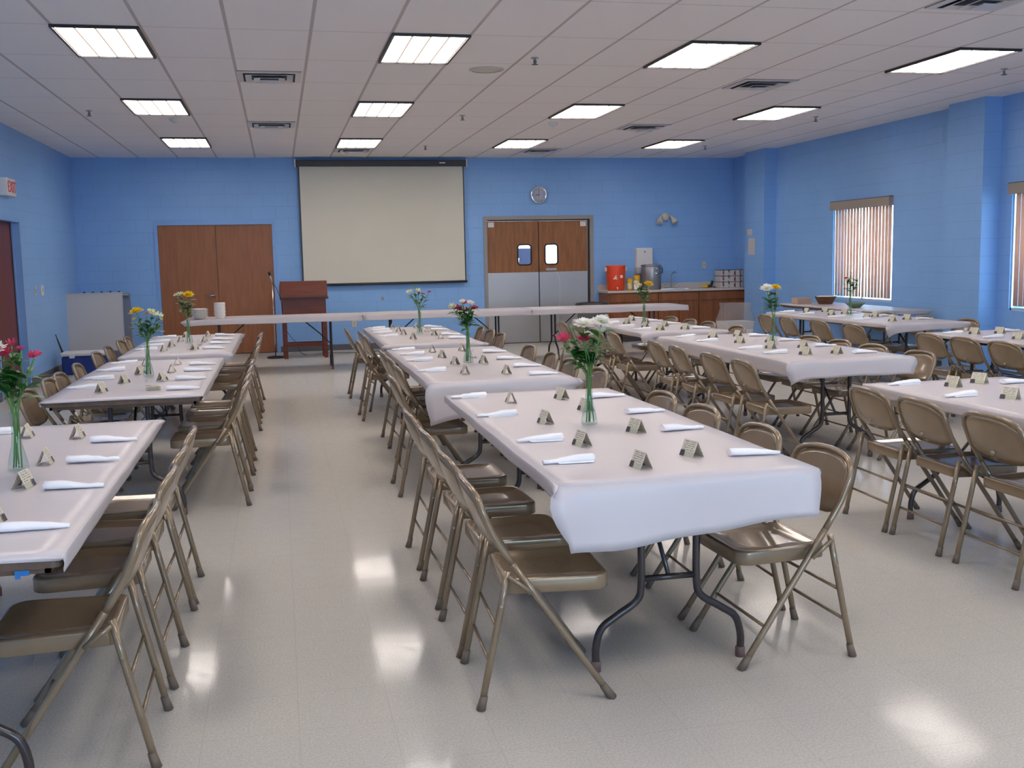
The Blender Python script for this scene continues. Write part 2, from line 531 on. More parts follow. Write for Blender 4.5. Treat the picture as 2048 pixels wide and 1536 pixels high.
def freeze(root):
    """remember a prototype's children so copies can be made quickly"""
    for o in S.collection.objects:
        if o.parent is not None:
            KIDS.setdefault(o.parent.name, [])
            if o not in KIDS[o.parent.name]: KIDS[o.parent.name].append(o)


def arc(cx, cy, r, a0, a1, n):
    return [(cx + r * math.cos(a0 + (a1 - a0) * i / n), cy + r * math.sin(a0 + (a1 - a0) * i / n)) for i in range(n + 1)]


def rrect(x0, x1, y0, y1, r, n=4):
    o = []
    for cx, cy, a in ((x1 - r, y0 + r, -PI / 2), (x1 - r, y1 - r, 0), (x0 + r, y1 - r, PI / 2), (x0 + r, y0 + r, PI)):
        o += arc(cx, cy, r, a, a + PI / 2, n)
    return o


def bez(p, n=10):
    """Catmull-Rom through points"""
    p = [Vector(q) for q in p]; q = [p[0] * 2 - p[1]] + p + [p[-1] * 2 - p[-2]]; out = []
    for i in range(1, len(q) - 2):
        for k in range(n):
            t = k / n
            out.append(0.5 * ((2 * q[i]) + (-q[i - 1] + q[i + 1]) * t + (2 * q[i - 1] - 5 * q[i] + 4 * q[i + 1] - q[i + 2]) * t * t
                              + (-q[i - 1] + 3 * q[i] - 3 * q[i + 1] + q[i + 2]) * t ** 3))
    out.append(p[-1])
    return out


def holed_wall(name, material, axis, pos0, pos1, u0, u1, z0, z1, holes):
    """wall slab between pos0 and pos1 on its normal axis, with rectangular openings (ua,ub,za,zb)"""
    us = sorted({u0, u1} | {h[0] for h in holes} | {h[1] for h in holes})
    zs = sorted({z0, z1} | {h[2] for h in holes} | {h[3] for h in holes})
    P = (lambda w, u, z: (w, u, z)) if axis == 'x' else (lambda w, u, z: (u, w, z))
    m = MB()

    def solid(i, j):
        if i < 0 or j < 0 or i >= len(us) - 1 or j >= len(zs) - 1: return False
        cu = (us[i] + us[i + 1]) / 2; cz = (zs[j] + zs[j + 1]) / 2
        return not any(h[0] < cu < h[1] and h[2] < cz < h[3] for h in holes)
    for i in range(len(us) - 1):
        for j in range(len(zs) - 1):
            if not solid(i, j): continue
            a, b, c, d = us[i], us[i + 1], zs[j], zs[j + 1]
            for w in (pos0, pos1):
                m.add([P(w, a, c), P(w, b, c), P(w, b, d), P(w, a, d)], [(0, 1, 2, 3)])
            for (ii, jj, q) in ((i - 1, j, ((a, c), (a, d))), (i + 1, j, ((b, c), (b, d))), (i, j - 1, ((a, c), (b, c))), (i, j + 1, ((a, d), (b, d)))):
                if not solid(ii, jj):
                    (p, q1), (r, s2) = q
                    m.add([P(pos0, p, q1), P(pos1, p, q1), P(pos1, r, s2), P(pos0, r, s2)], [(0, 1, 2, 3)])
    return m.build(name, material, kind='structure')


# ================================================================== the room
MB().box(XL - 0.2, XR + 0.2, YN - 0.2, YB + 3.2, -0.1, 0).build('floor', Mt['floor'], kind='structure')
MB().box(XL - 0.2, XR + 0.2, YN - 0.2, YB + 3.2, CEIL, CEIL + 0.1).build('ceiling', Mt['ceil'], kind='structure')
D1 = (-1.90, -0.07, 0, 2.15)       # closed double door
D2 = (3.58, 5.45, 0, 2.17)         # double swing door
D3 = (12.95, 14.30, 0, 2.08)       # side exit door
holed_wall('wall_back', Mt['wx'], 'y', YB, YB + 0.2, XL - 0.2, XR + 0.2, 0, CEIL, [D1, D2])
holed_wall('wall_left', Mt['wy'], 'x', XL - 0.2, XL, YN, YB, 0, CEIL, [D3])
holed_wall('wall_right', Mt['wy'], 'x', XR, XR + 0.2, YN, YB, 0, CEIL, [(a, b, WZ0, WZ1) for a, b in WIN])
holed_wall('wall_front', Mt['wx'], 'y', YN - 0.2, YN, XL - 0.2, XR + 0.2, 0, CEIL, [FILL_OPEN])  # unseen wall; its opening is made up to admit fill daylight
MB().box(7.98, XR, 16.50, 17.25, 0, CEIL).build('column_1', Mt['wy'], kind='structure')
MB().box(7.97, XR, 10.86, 11.53, 0, CEIL).build('column_2', Mt['wy'], kind='structure')


def baseboard(name, segs):
    m = MB()
    for a in segs: m.box(*a)
    m.build(name, Mt['base'], kind='structure')


baseboard('baseboard_back', [(XL, D1[0] - 0.06, YB - 0.012, YB, 0, 0.10), (D1[1] + 0.06, D2[0] - 0.06, YB - 0.012, YB, 0, 0.10), (D2[1] + 0.06, 5.62, YB - 0.012, YB, 0, 0.10)])
baseboard('baseboard_left', [(XL, XL + 0.012, YN, D3[0] - 0.06, 0, 0.10), (XL, XL + 0.012, D3[1] + 0.06, YB - 0.012, 0, 0.10)])
baseboard('baseboard_right', [(XR - 0.012, XR, YN, 10.86, 0, 0.10), (XR - 0.012, XR, 11.53, 16.50, 0, 0.10)])

# door 1: closed pair of flush doors
d = thing('door_1', None, None, ((D1[0] + D1[1]) / 2, YB, 0), kind='structure')
w1 = (D1[1] - D1[0]) / 2
MB().box(-w1 - 0.055, -w1 + .003, -0.02, 0.1, 0, 2.235).box(w1 - .003, w1 + 0.055, -0.02, 0.1, 0, 2.235).box(-w1, w1, -0.02, 0.1, 2.147, 2.235).build('door_frame', Mt['bluepaint'], d)
for sgn in (-1, 1):
    a, b = (-w1 + 0.005, -0.003) if sgn < 0 else (0.003, w1 - 0.005)
    lf = MB().box(a, b, 0.005, 0.05, 0.012, 2.146).build('door_leaf', Mt['door'], d)
    if sgn < 0:
        MB().lathe([(0.03, 0), (0.03, 0.012), (0.012, 0.014), (0.012, 0.05)], 16, Matrix.Translation((-0.07, 0.005, 0.99)) @ Matrix.Rotation(PI / 2, 4, 'X')) \
            .tube([(-0.07, -0.045, 0.99), (-0.10, -0.05, 0.99), (-0.185, -0.045, 0.985)], 0.011, 8).build('door_handle', Mt['chrome'], lf)
MB().box(-w1, w1, 0.05, 0.15, 0, 0.012).build('door_sill', Mt['black'], d)

# door 2: double swing door, wood above and steel below, round-cornered lights
d = thing('door_2', None, None, ((D2[0] + D2[1]) / 2, YB, 0), kind='structure')
w2 = (D2[1] - D2[0]) / 2
MB().box(-w2 - 0.06, -w2 + .003, -0.02, 0.1, 0, 2.235).box(w2 - .003, w2 + 0.06, -0.02, 0.1, 0, 2.235).box(-w2, w2, -0.02, 0.1, 2.17, 2.235).build('door_frame', Mt['greyframe'], d)
MB().box(-w2, w2, 0.03, 0.08, 2.150, 2.17).box(w2 - 0.035, w2, 0.03, 0.08, 0, 2.15).box(-w2, -w2 + 0.008, 0.03, 0.08, 0, 2.15).box(-.012, .012, .079, .085, 0, 2.15).box(-w2, w2, .055, .085, 0, .03).build('gasket', Mt['black'], d)  # black strips put into the door gaps to make them dark and stop light


def ring_panel(x0, x1, z0, z1, hx0, hx1, hz0, hz1, r, y0, y1):
    """board with a round-cornered window cut through it"""
    m = MB()
    m.box(x0, hx0, y0, y1, z0, z1).box(hx1, x1, y0, y1, z0, z1).box(hx0, hx1, y0, y1, z0, hz0).box(hx0, hx1, y0, y1, hz1, z1)
    for cx, cz, kx, kz in ((hx0, hz0, 1, 1), (hx1, hz0, -1, 1), (hx1, hz1, -1, -1), (hx0, hz1, 1, -1)):
        o = [(cx, cz)] + [(cx + kx * (r - r * math.sin(a)), cz + kz * (r - r * math.cos(a))) for a in [PI / 2 * i / 6 for i in range(7)]]
        m.prism(o, y0, y1, 'y')
    return m


for sgn in (-1, 1):
    a, b = (-w2 + 0.010, -0.009) if sgn < 0 else (0.009, w2 - 0.042)
    hx0, hx1 = (-0.38, -0.14) if sgn < 0 else (0.115, 0.345)
    lf = ring_panel(a, b, 1.25, 2.148, hx0, hx1, 1.385, 1.735, 0.05, 0.035, 0.075).build('door_leaf', Mt['doorr'], d)
    MB().box(a, b, 0.030, 0.078, 0.012, 1.25).build('kick_plate', Mt['steel'], lf)
    pts = [(u, 0.032, v) for u, v in rrect(hx0, hx1, 1.385, 1.735, 0.05, 5)]
    MB().tube(pts, 0.014, 6, closed=True).build('window_gasket', Mt['black'], lf)
    MB().prism(rrect(hx0, hx1, 1.385, 1.735, 0.05, 5), 0.052, 0.056, 'y').build('window_pane', Mt['pane'], lf)
    cx = a + 0.02 if sgn < 0 else b - 0.125
    MB().box(cx, cx + 0.105, 0.026, 0.034, 2.045, 2.13).build('hinge_cover', Mt['white'], lf)
    if sgn > 0:
        MB().box(0.13, 0.32, 0.027, 0.034, 1.275, 1.315).build('push_plate', Mt['silver'], lf)
        MB().tube([(0.33, 0.028, 1.245), (0.375, 0.028, 1.12), (0.37, 0.028, 0.8), (0.345, 0.028, 0.35)], 0.004, 6).build('scratch', Mt['jugwhite'], lf)

# the kitchen seen through the lights of door 2
MB().box(2.4, 6.6, 21.0, 21.1, 0, CEIL).box(2.3, 2.4, YB + 0.2, 21.1, 0, CEIL).box(6.6, 6.7, YB + 0.2, 21.1, 0, CEIL).build('wall_kitchen', Mt['kitchen'], kind='structure')
MB().box(D1[0] - .1, D1[1] + .1, YB + 0.25, YB + 0.3, 0, CEIL).build('door_1_light_stop', Mt['black'], kind='structure')  # added black panel behind the closed doors, blocks light leaking through their gaps
MB().box(XL - 0.6, XL - 0.5, 12.7, 14.9, 0, CEIL).box(XL - .5, XL - .2, 12.7, 12.8, 0, CEIL).box(XL - .5, XL - .2, 14.8, 14.9, 0, CEIL).build('door_3_backing', Mt['black'], kind='structure')  # unseen black enclosure closing off the space behind the side exit door
fr = MB().box(3.35, 4.72, 19.6, 20.2, 0, 1.70, 0.02).build('refrigerator', Mt['fridge'], label='dark steel refrigerator seen through the small window of the swing door', cat='refrigerator')
MB().tube([(4.45, 19.57, 0.8), (4.45, 19.57, 1.5)], 0.012, 8).build('handle', Mt['chrome'], fr)
area('kitchen_lamp', (4.5, 19.9, CEIL - 0.05), (0, 0, 0), 2.4, 1.2, 230, (0.95, 0.97, 1.0))

# door 3: side exit
d = thing('door_3', None, None, (XL, (D3[0] + D3[1]) / 2, 0), kind='structure')
hw = (D3[1] - D3[0]) / 2
MB().box(-0.19, 0.02, -hw - 0.055, -hw + .006, 0, 2.135).box(-0.19, 0.02, hw - .006, hw + 0.055, 0, 2.135).box(-0.19, 0.02, -hw, hw, 2.074, 2.135).box(-.075, -.06, hw - .03, hw - .006, 0, 2.08).build('door_frame', Mt['bluepaint'], d)
MB().box(-0.13, -0.085, -hw + 0.008, hw - 0.008, 0.01, 2.072).build('door_leaf', Mt['darkdoor'], d)
MB().box(-0.2, 0.0, -hw, hw, 0, 0.012).build('door_sill', Mt['black'], d)

# side windows, frames and glass
for i, (a, b) in enumerate(WIN):
    wroot = thing('window_%d' % (i + 1), None, None, (XR, (a + b) / 2, (WZ0 + WZ1) / 2), kind='structure')
    h, v = (b - a) / 2, (WZ1 - WZ0) / 2
    MB().box(0.02, 0.055, -h, h, -v, -v + 0.03).box(0.02, 0.055, -h, h, v - 0.04, v).box(0.02, 0.055, -h, -h + 0.02, -v, v).box(0.02, 0.055, h - 0.02, h, -v, v) \
        .box(0.025, 0.050, -0.018, 0.018, -v, v).build('window_frame', Mt['winframe'], wroot)
    MB().box(0.036, 0.040, -h + 0.01, h - 0.02, -v + 0.02, v - 0.02).build('window_pane', Mt['pane'], wroot)
MB().box(XR + 0.2, XR + 60, -40, 60, -0.6, -0.5).build('ground', Mt['grass'], kind='structure')


def blind(y0, y1, label):
    b = thing('vertical_blind', label, 'window blind', (XR, (y0 + y1) / 2, WZ1), 0, 'vertical blinds in the side windows')
    h = (y1 - y0) / 2
    MB().box(-0.065, 0.010, -h + 0.005, h - 0.005, -0.13, -0.012).build('valance', Mt['valance'], b)
    MB().box(-0.060, 0.01, -h, h, -0.011, -0.001).build('head_rail', Mt['base'], b)
    m = MB(); n = int((2 * h - 0.12) / 0.083)
    for k in range(n + 1):
        y = h - 0.13 - k * 0.083
        ang = math.radians(-5 + random.uniform(-3.5, 3.0) - (6 if k in (8, 9, 10) else 0))
        mt = Matrix.Translation((-0.014, y, 0)) @ Matrix.Rotation(ang, 4, 'Z')
        vs = []; zs = (-0.13, -(WZ1 - WZ0) + 0.05)
        for z in zs:
            for q in range(5):
                u = -0.044 + 0.022 * q
                vs.append((0.006 * (1 - (u / 0.044) ** 2), u, z))
        m.add(vs, [(q, q + 1, 5 + q + 1, 5 + q) for q in range(4)], True, mt)
    m.build('vane', Mt['blind'], b, solid=0.0012, recalc=False)
    return b


blind(13.03, 14.62, 'tan vertical blind in the window behind the serving table')
blind(9.08, 10.64, 'tan vertical blind in the window beside the wall column, cut by the picture edge')

# ------------------------------------------------------------------ ceiling fixtures
lw, ll = 0.575, 1.13


def make_light():
    t = thing('ceiling_light', 'x', 'ceiling light', (0, 0, 0))
    m = MB(); h, l = lw / 2, ll / 2
    for bx in ((-h - 0.018, -h, -l - 0.018, l + 0.018), (h, h + 0.018, -l - 0.018, l + 0.018), (-h, h, -l - 0.018, -l), (-h, h, l, l + 0.018)):
        m.box(bx[0], bx[1], bx[2], bx[3], -0.022, 0.0)
    m.build('trim', Mt['trim'], t)
    MB().box(-h, h, -l, l, -0.012, -0.002).build('lens', Mt['lens'], t)
    return t


LROW = {0: 8.86, 1: 12.37, 2: 15.90}
LX = [-1.215, 1.235, 3.66, 6.12]
proto = make_light(); freeze(proto)
rown = {0: 'front', 1: 'middle', 2: 'back'}
coln = ['over the exit-door side', 'over the screen side', 'over the swing doors', 'by the window wall']
first = True
lightpos = []
for j in (0, 1, 2):
    for i, x in enumerate(LX):
        lb = 'lit fluorescent ceiling panel %s, %s row of panels' % (coln[i], rown[j])
        loc = (x + (0.03 if j == 2 and i == 0 else 0), LROW[j], CEIL)
        if first:
            proto.location = loc; proto['label'] = lb; proto['group'] = 'lit ceiling panels'; first = False
        else:
            dup(proto, loc, 0, lb, 'lit ceiling panels')
# the rows above and behind the photographer (out of the picture, but they light the room)
for y in (5.35, 1.84, -1.67):
    for x in LX:
        dup(proto, (x, y, CEIL), 0, 'lit fluorescent ceiling panel above or behind the camera', 'lit ceiling panels overhead')


def make_vent():
    t = thing('ceiling_vent', 'x', 'air vent')
    MB().box(-0.29, 0.29, -0.29, 0.29, -0.004, 0).build('duct_opening', Mt['ventd'], t)
    m = MB()
    for k, (r, z) in enumerate(((0.29, -0.012), (0.215, -0.03), (0.14, -0.045))):
        o, i = r, r - 0.055
        q = [(-o, -o, z + 0.006), (o, -o, z + 0.006), (o, o, z + 0.006), (-o, o, z + 0.006), (-i, -i, z + 0.022 if k else z), (i, -i, z + 0.022 if k else z), (i, i, z + 0.022 if k else z), (-i, i, z + 0.022 if k else z)]
        m.add(q, [(0, 1, 5, 4), (1, 2, 6, 5), (2, 3, 7, 6), (3, 0, 4, 7)])
    m.box(-0.075, 0.075, -0.075, 0.075, -0.052, -0.046)
    m.build('louver', Mt['ventm'], t, solid=0.003)
    return t


vents = [(0.0, 10.33, 'square ceiling vent between the two front light panels of the exit-door side'),
         (0.0, 13.85, 'square ceiling vent in line with the podium, second from the screen wall'),
         (4.92, 10.30, 'square ceiling vent between front panels near the window wall'),
         (4.92, 13.84, 'small square ceiling vent above the back row of tables by the windows'),
         (4.90, 6.70, 'large square ceiling vent cut by the top picture edge'),
         (1.235, 16.95, 'thin dark ceiling vent just in front of the projection screen'),
         (4.25, 16.95, 'thin dark ceiling vent above the swing doors')]
vp = make_vent(); freeze(vp)
for k, (x, y, lb) in enumerate(vents):
    if k == 0:
        vp.location = (x, y, CEIL); vp['label'] = lb; vp['group'] = 'square ceiling vents'
    else:
        dup(vp, (x, y, CEIL), 0, lb, 'square ceiling vents')


def make_sprinkler():
    t = thing('sprinkler', 'x', 'sprinkler')
    MB().lathe([(0.035, 0), (0.035, -0.006), (0.012, -0.01), (0.009, -0.05)], 12).build('body', Mt['silver'], t)
    MB().lathe([(0.028, -0.056), (0.028, -0.059)], 12).tube([(0.009, 0, -0.02), (0.012, 0, -0.04), (0, 0, -0.057), (-0.012, 0, -0.04), (-0.009, 0, -0.02)], 0.003, 5).build('deflector', Mt['blackm'], t)
    return t


sp_xy = [(-2.12, 9.27, 'dark ceiling sprinkler beside the front light panel of the exit-door side'), (-1.98, 12.75, 'ceiling sprinkler left of the middle light panel, exit-door side'), (2.26, 12.85, 'ceiling sprinkler between the two middle panels in line with the clock'),
         (2.28, 16.3, 'ceiling sprinkler near the projection screen corner'), (2.26, 9.15, 'dark ceiling sprinkler beside the round ceiling speaker'), (6.95, 9.2, 'dark ceiling sprinkler beyond the front panel at the window wall'),
         (6.85, 12.7, 'ceiling sprinkler beyond the middle panel at the window wall'), (6.8, 16.2, 'ceiling sprinkler beyond the back panel at the window wall')]
sp_xy[1] = (-1.98, 12.75, 'ceiling sprinkler beside the middle light panel, exit-door side')
pr = make_sprinkler(); freeze(pr)
for k, (x, y, lb) in enumerate(sp_xy):
    if k == 0:
        pr.location = (x, y, CEIL); pr['label'] = lb; pr['group'] = 'ceiling sprinklers'
    else:
        dup(pr, (x, y, CEIL), 0, lb, 'ceiling sprinklers')
for (x, y, lb) in ((-1.12, 12.1, 'small white smoke detector dome beyond the middle light panel, exit-door side'), (3.55, 12.2, 'small white smoke detector dome beyond the middle panel by the swing doors')):
    y += 1.25
    t = thing('smoke_detector', lb, 'smoke detector', (x, y, CEIL), 0, 'smoke detectors')
    MB().lathe([(0.065, 0), (0.065, -0.018), (0.045, -0.04), (0.0, -0.046)], 20, caps=False).build('housing', Mt['white'], t)
    MB().lathe([(0.02, -0.044), (0.014, -0.055)], 12).build('sensor', Mt['ventm'], t)
t = thing('ceiling_speaker', 'round cream speaker grille flush in the ceiling', 'speaker', (1.95, 9.75, CEIL))
MB().lathe([(0.16, 0), (0.16, -0.006), (0.135, -0.012)], 32, caps=False).build('rim', Mt['cream'], t)
MB().lathe([(0.135, -0.009), (0.03, -0.013), (0.0, -0.013)], 32, caps=False).build('grille', Mt['cream'], t)

# ================================================================== folding chair


def tube_y(z):      # side profile of the long tube
    P = [(0, .232), (.25, .062), (.39, -.035), (.50, -.110), (.61, -.170), (.72, -.208), (.80, -.225)]
    for (a, b), (c, d_) in zip(P, P[1:]):
        if z <= c: return b + (d_ - b) * (z - a) / (c - a)
    return P[-1][1]


def zc(z):
    return z if z < .5 else .5 + (z - .5) * .845


def make_chair():
    t = thing('folding_chair', 'x', 'chair')
    # seat pan
    def outl(ins, z):
        o = []
        xf, xr, yf, yr, r = 0.197 - ins, 0.178 - ins, 0.235 - ins, -0.130 + ins, 0.055
        for cx, cy, a in ((xr - r * .5, yr + r * .5, -PI / 2), (xf - r, yf - r, 0), (-(xf - r), yf - r, PI / 2), (-(xr - r * .5), yr + r * .5, PI)):
            rr = r * .5 if cy < 0 else r
            o += [(x, y, z) for x, y in arc(cx, cy, rr, a, a + PI / 2, 5)]
        return o
    rings = [outl(0.012, .392), outl(0.001, .384), outl(0, .386), outl(0, .429), outl(0.0012, .4325), outl(0.004, .435), outl(0.009, .4360), outl(0.026, .4345), outl(0.040, .428), outl(0.09, .4235)]
    MB().loft(rings, True, True).build('seat', Mt['bronze'], t)
    # inverted-U back frame above the seat
    pts = []
    for z in (.50, .54, .58, .62, .66, .69, .72): pts.append((.208, tube_y(z), zc(z)))
    pts += [(x_, y_, zc(z_)) for x_, y_, z_ in ((.199, -.216, .753), (.182, -.224, .774), (.155, -.232, .789), (.118, -.239, .798), (.065, -.247, .804), (0, -.250, .806))]
    full = [p for p in pts] + [(-x, y, z) for (x, y, z) in reversed(pts[:-1])]
    MB().tube(full, 0.0122, 8).build('back_frame', Mt['bronze'], t)
    # back panel, hollowed to the back
    m = MB(); NU, NV = 12, 7; vs = []
    for j in range(NV + 1):
        v = j / NV
        for i in range(NU + 1):
            u = -1 + 2 * i / NU
            zb = .545 + .035 * abs(u) ** 4; zt = .801 - .060 * abs(u) ** 3
            z = zb + (zt - zb) * v
            x = u * (.206 - .006 * (1 - v) ** 2 - .016 * v ** 3)
            y = tube_y(z) - .026 * (1 - u * u) - .002
            vs.append((x, y, zc(z)))
    m.add(vs, [(j * (NU + 1) + i, j * (NU + 1) + i + 1, (j + 1) * (NU + 1) + i + 1, (j + 1) * (NU + 1) + i) for j in range(NV) for i in range(NU)], True)
    m.build('backrest', Mt['bronze'], t, solid=0.010)
    MB().lathe([(.0, 0), (.017, 0), (.017, .003), (.0, .004)], 14, Matrix.Translation((0, tube_y(.60) - .040, .582)) @ Matrix.Rotation(PI / 2 - .2, 4, 'X') @ Matrix.Diagonal((1, .6, 1, 1)), caps=False).build('badge', Mt['bolt'], t)
    for s in (-1, 1):
        lp = [(s * (.215 - .007 * z / .5), tube_y(z), z) for z in (.012, .12, .25, .39, .50)]
        lg = MB().tube(lp, 0.0122, 8).build('leg', Mt['bronze'], t)
        MB().tube([(s * .2152, tube_y(0), 0.0), (s * .215, tube_y(.05), .05)], [0.0165, 0.0135], 8).build('foot_cap', Mt['footcap'], lg)
        lp = [(s * .2145, -.226, .012), (s * .213, -.192, .17), (s * .2135, -.151, .36), (s * .214, -.126, .478)]
        lg = MB().tube(lp, 0.0122, 8).build('leg', Mt['bronze'], t)
        MB().tube([(s * .2147, -.229, 0.0), (s * .214, -.216, .05)], [0.0165, 0.0135], 8).build('foot_cap', Mt['footcap'], lg)
        MB().tube([(s * .226, -.128, .462), (s * .229, -.092, .436), (s * .227, -.048, .400)], 0.0085, 6).build('hinge_arm', Mt['bronze'], t)
        MB().tube([(s * .223, -.050, .402), (s * .2285, -.060, .400)], 0.005, 8).build('rivet', Mt['bolt'], t)
        MB().tube([(s * .222, -.152, .36), (s * .2275, -.152, .36)], 0.005, 8).build('rivet', Mt['bolt'], t)
    MB().tube([(-.212, .130, .15), (.212, .130, .15)], 0.0065, 6).build('crossbar', Mt['bronze'], t)
    MB().tube([(-.210, -.190, .15), (.210, -.190, .15)], 0.0065, 6).build('crossbar', Mt['bronze'], t)
    MB().tube([(-.208, -.162, .27), (.208, -.162, .27)], 0.0065, 6).build('crossbar', Mt['bronze'], t)
    return t


# ================================================================== tables
# name: (x0, x1, y0, y1, row words, position words)
TAB = {
    'L1': (-1.52, -0.60, 2.93, 5.40, 'exit-side', 'front'), 'L2': (-1.35, -0.47, 6.36, 8.86, 'exit-side', 'middle'), 'L3': (-1.33, -0.43, 9.32, 11.80, 'exit-side', 'back'),
    'C1': (0.885, 1.838, 3.35, 5.82, 'centre-row', 'front'), 'C2': (0.875, 1.80, 6.40, 8.96, 'centre-row', 'middle'), 'C3': (0.91, 1.79, 9.45, 11.95, 'centre-row', 'back'),
    'R0': (3.26, 4.19, 2.95, 5.45, 'sink-side', 'front'), 'R1': (3.46, 4.42, 6.72, 9.32, 'sink-side', 'middle'), 'R2': (3.46, 4.34, 9.78, 12.32, 'sink-side', 'back'),
    'Q1': (5.76, 6.68, 6.15, 8.62, 'window-side', 'front'), 'Q2': (6.09, 7.02, 9.72, 12.5, 'window-side', 'back'),
}
TZ = 0.755


def tabname(k): return '%s %s table' % (TAB[k][5], TAB[k][4])


def leg_frame(parent, w, y, inward, lab=None):
    """wishbone pair of legs at one end of a folding table, local x across"""
    for s in (-1, 1):
        p = bez([(s * .105, y, .705), (s * .108, y, .50), (s * .108, y, .32), (s * .125, y, .255), (s * .20, y, .205), (s * .262, y, .160), (s * .285, y, .09), (s * .285, y, .02)], 5)
        lg = MB().tube(p, 0.0145, 9).build('leg', Mt['brownleg'], parent)
        MB().lathe([(.0185, 0), (.0185, .035), (.016, .04)], 12, Matrix.Translation((s * .285, y, 0))).build('foot_cap', Mt['legcap'], lg)
    MB().tube([(-.105, y, .335), (.105, y, .335)], 0.012, 8).build('crossbar', Mt['brownleg'], parent)
    MB().tube([(0, y, .335), (0, y + inward * .16, .50), (0, y + inward * .38, .69)], 0.009, 7).box(-.02, .02, y + inward * .36 - .02, y + inward * .36 + .02, .68, .705).build('brace', Mt['brownleg'], parent)


def folding_table(name, label, x0, x1, y0, y1, group, legs=True):
    cx, cy, w, l = (x0 + x1) / 2, (y0 + y1) / 2, x1 - x0 - .012, y1 - y0 - .012
    t = thing('folding_table', label, 'table', (cx, cy, 0), 0, group)
    MB().prism(rrect(-w / 2, w / 2, -l / 2, l / 2, .02, 3), TZ - .034, TZ - .004, 'z').build('tabletop', Mt['laminate'], t)
    m = MB(); a, b = w / 2 - .03, l / 2 - .03
    m.box(-a, a, -b, -b + .015, .70, TZ - .034).box(-a, a, b - .015, b, .70, TZ - .034).box(-a, -a + .015, -b, b, .70, TZ - .034).box(a - .015, a, -b, b, .70, TZ - .034)
    m.build('apron', Mt['laminate'], t)
    leg_frame(t, w, -l / 2 + .22, 1); leg_frame(t, w, l / 2 - .22, -1)
    return t


def cloth(name, label, x0, x1, y0, y1, dr, group, seed=0, ear=(0, 0, 0, 0), ins=(0, 0), lc=(0, 0)):
    """dr: drape length at corners going round: near-left..near-right (end), near-right..far-right (side), far-right..far-left, far-left..near-left
    given as 4 pairs. ear: how far each corner flares out"""
    rnd = random.Random(seed); m = MB()
    nx, ny = 12, 30; vs = []
    ph = [rnd.uniform(0, 6.28) for _ in range(8)]

    def topz(x, y):
        return TZ + .0012 * math.sin(7 * x + ph[0] + 2.2 * math.sin(2.1 * y + ph[1])) + .0012 * math.sin(9 * y + ph[2] + 2 * x) + .001
    xs = [x0 + (x1 - x0) * i / nx for i in range(nx + 1)]; ys = [y0 + (y1 - y0) * j / ny for j in range(ny + 1)]
    for y in ys:
        for x in xs: vs.append((x, y, topz(x, y)))
    m.add(vs, [(j * (nx + 1) + i, j * (nx + 1) + i + 1, (j + 1) * (nx + 1) + i + 1, (j + 1) * (nx + 1) + i) for j in range(ny) for i in range(nx)], True)
    m2 = MB()

    def skirt(a, b, out, L0, L1, ins, ears, nn, long_corner):
        """hanging strip from edge a-b; ins: how far its two ends draw in; ears: how far they flare just below the edge"""
        d = (Vector(b) - Vector(a)); ln = d.length; d.normalize(); o_ = Vector(out); rows = 7; vv = []
        for i in range(nn + 1):
            f = i / nn; base = Vector(a) + d * ln * f
            L = L0 + (L1 - L0) * f
            L *= 1 + .035 * math.sin(f * ln * 5.1 + ph[3]) + .02 * math.sin(f * ln * 17 + ph[4])
            e0, e1 = math.exp(-f * ln / .035), math.exp(-(1 - f) * ln / .035)
            L += long_corner[0] * math.exp(-f * ln / .06) + long_corner[1] * math.exp(-(1 - f) * ln / .06)
            for r in range(rows + 1):
                q = r / rows
                w = .004 * min(1, q * 4) + L * q * (.05 + .05 * math.sin(f * ln * 6.0 + ph[5]) * math.sin(f * ln * 2.3 + ph[6]))
                sh = ins[0] * q * e0 - ins[1] * q * e1 + math.sin(PI * min(1, q * 1.15) ** .7) * (-ears[0] * e0 + ears[1] * e1)
                p = base + o_ * (w + .6 * math.sin(PI * min(1, q * 1.3)) * (ears[0] * e0 + ears[1] * e1)) + d * sh
                vv.append((p.x, p.y, topz(base.x, base.y) - L * q))
        m2.add(vv, [(i * (rows + 1) + r, (i + 1) * (rows + 1) + r, (i + 1) * (rows + 1) + r + 1, i * (rows + 1) + r + 1) for i in range(nn) for r in range(rows)], True)
    e = ear
    skirt((x0, y0), (x1, y0), (0, -1), dr[0][0], dr[0][1], (ins[0], ins[1]), (e[0], e[1]), 26, (lc[0], lc[1]))
    skirt((x1, y0), (x1, y1), (1, 0), dr[1][0], dr[1][1], (0, 0), (e[1] * .7, e[2]), 40, (0, 0))
    skirt((x1, y1), (x0, y1), (0, 1), dr[2][0], dr[2][1], (0, 0), (e[2], e[3]), 20, (0, 0))
    skirt((x0, y1), (x0, y0), (-1, 0), dr[3][0], dr[3][1], (0, 0), (e[3], e[0] * .7), 40, (0, 0))
    m.v, m.f, m.sm, k0 = m.v, m.f, m.sm, len(m.v)
    m.add(m2.v, m2.f, True)
    return m.build(name, Mt['cloth'], label=label, cat='tablecloth', group=group, solid=0.0014, recalc=False)


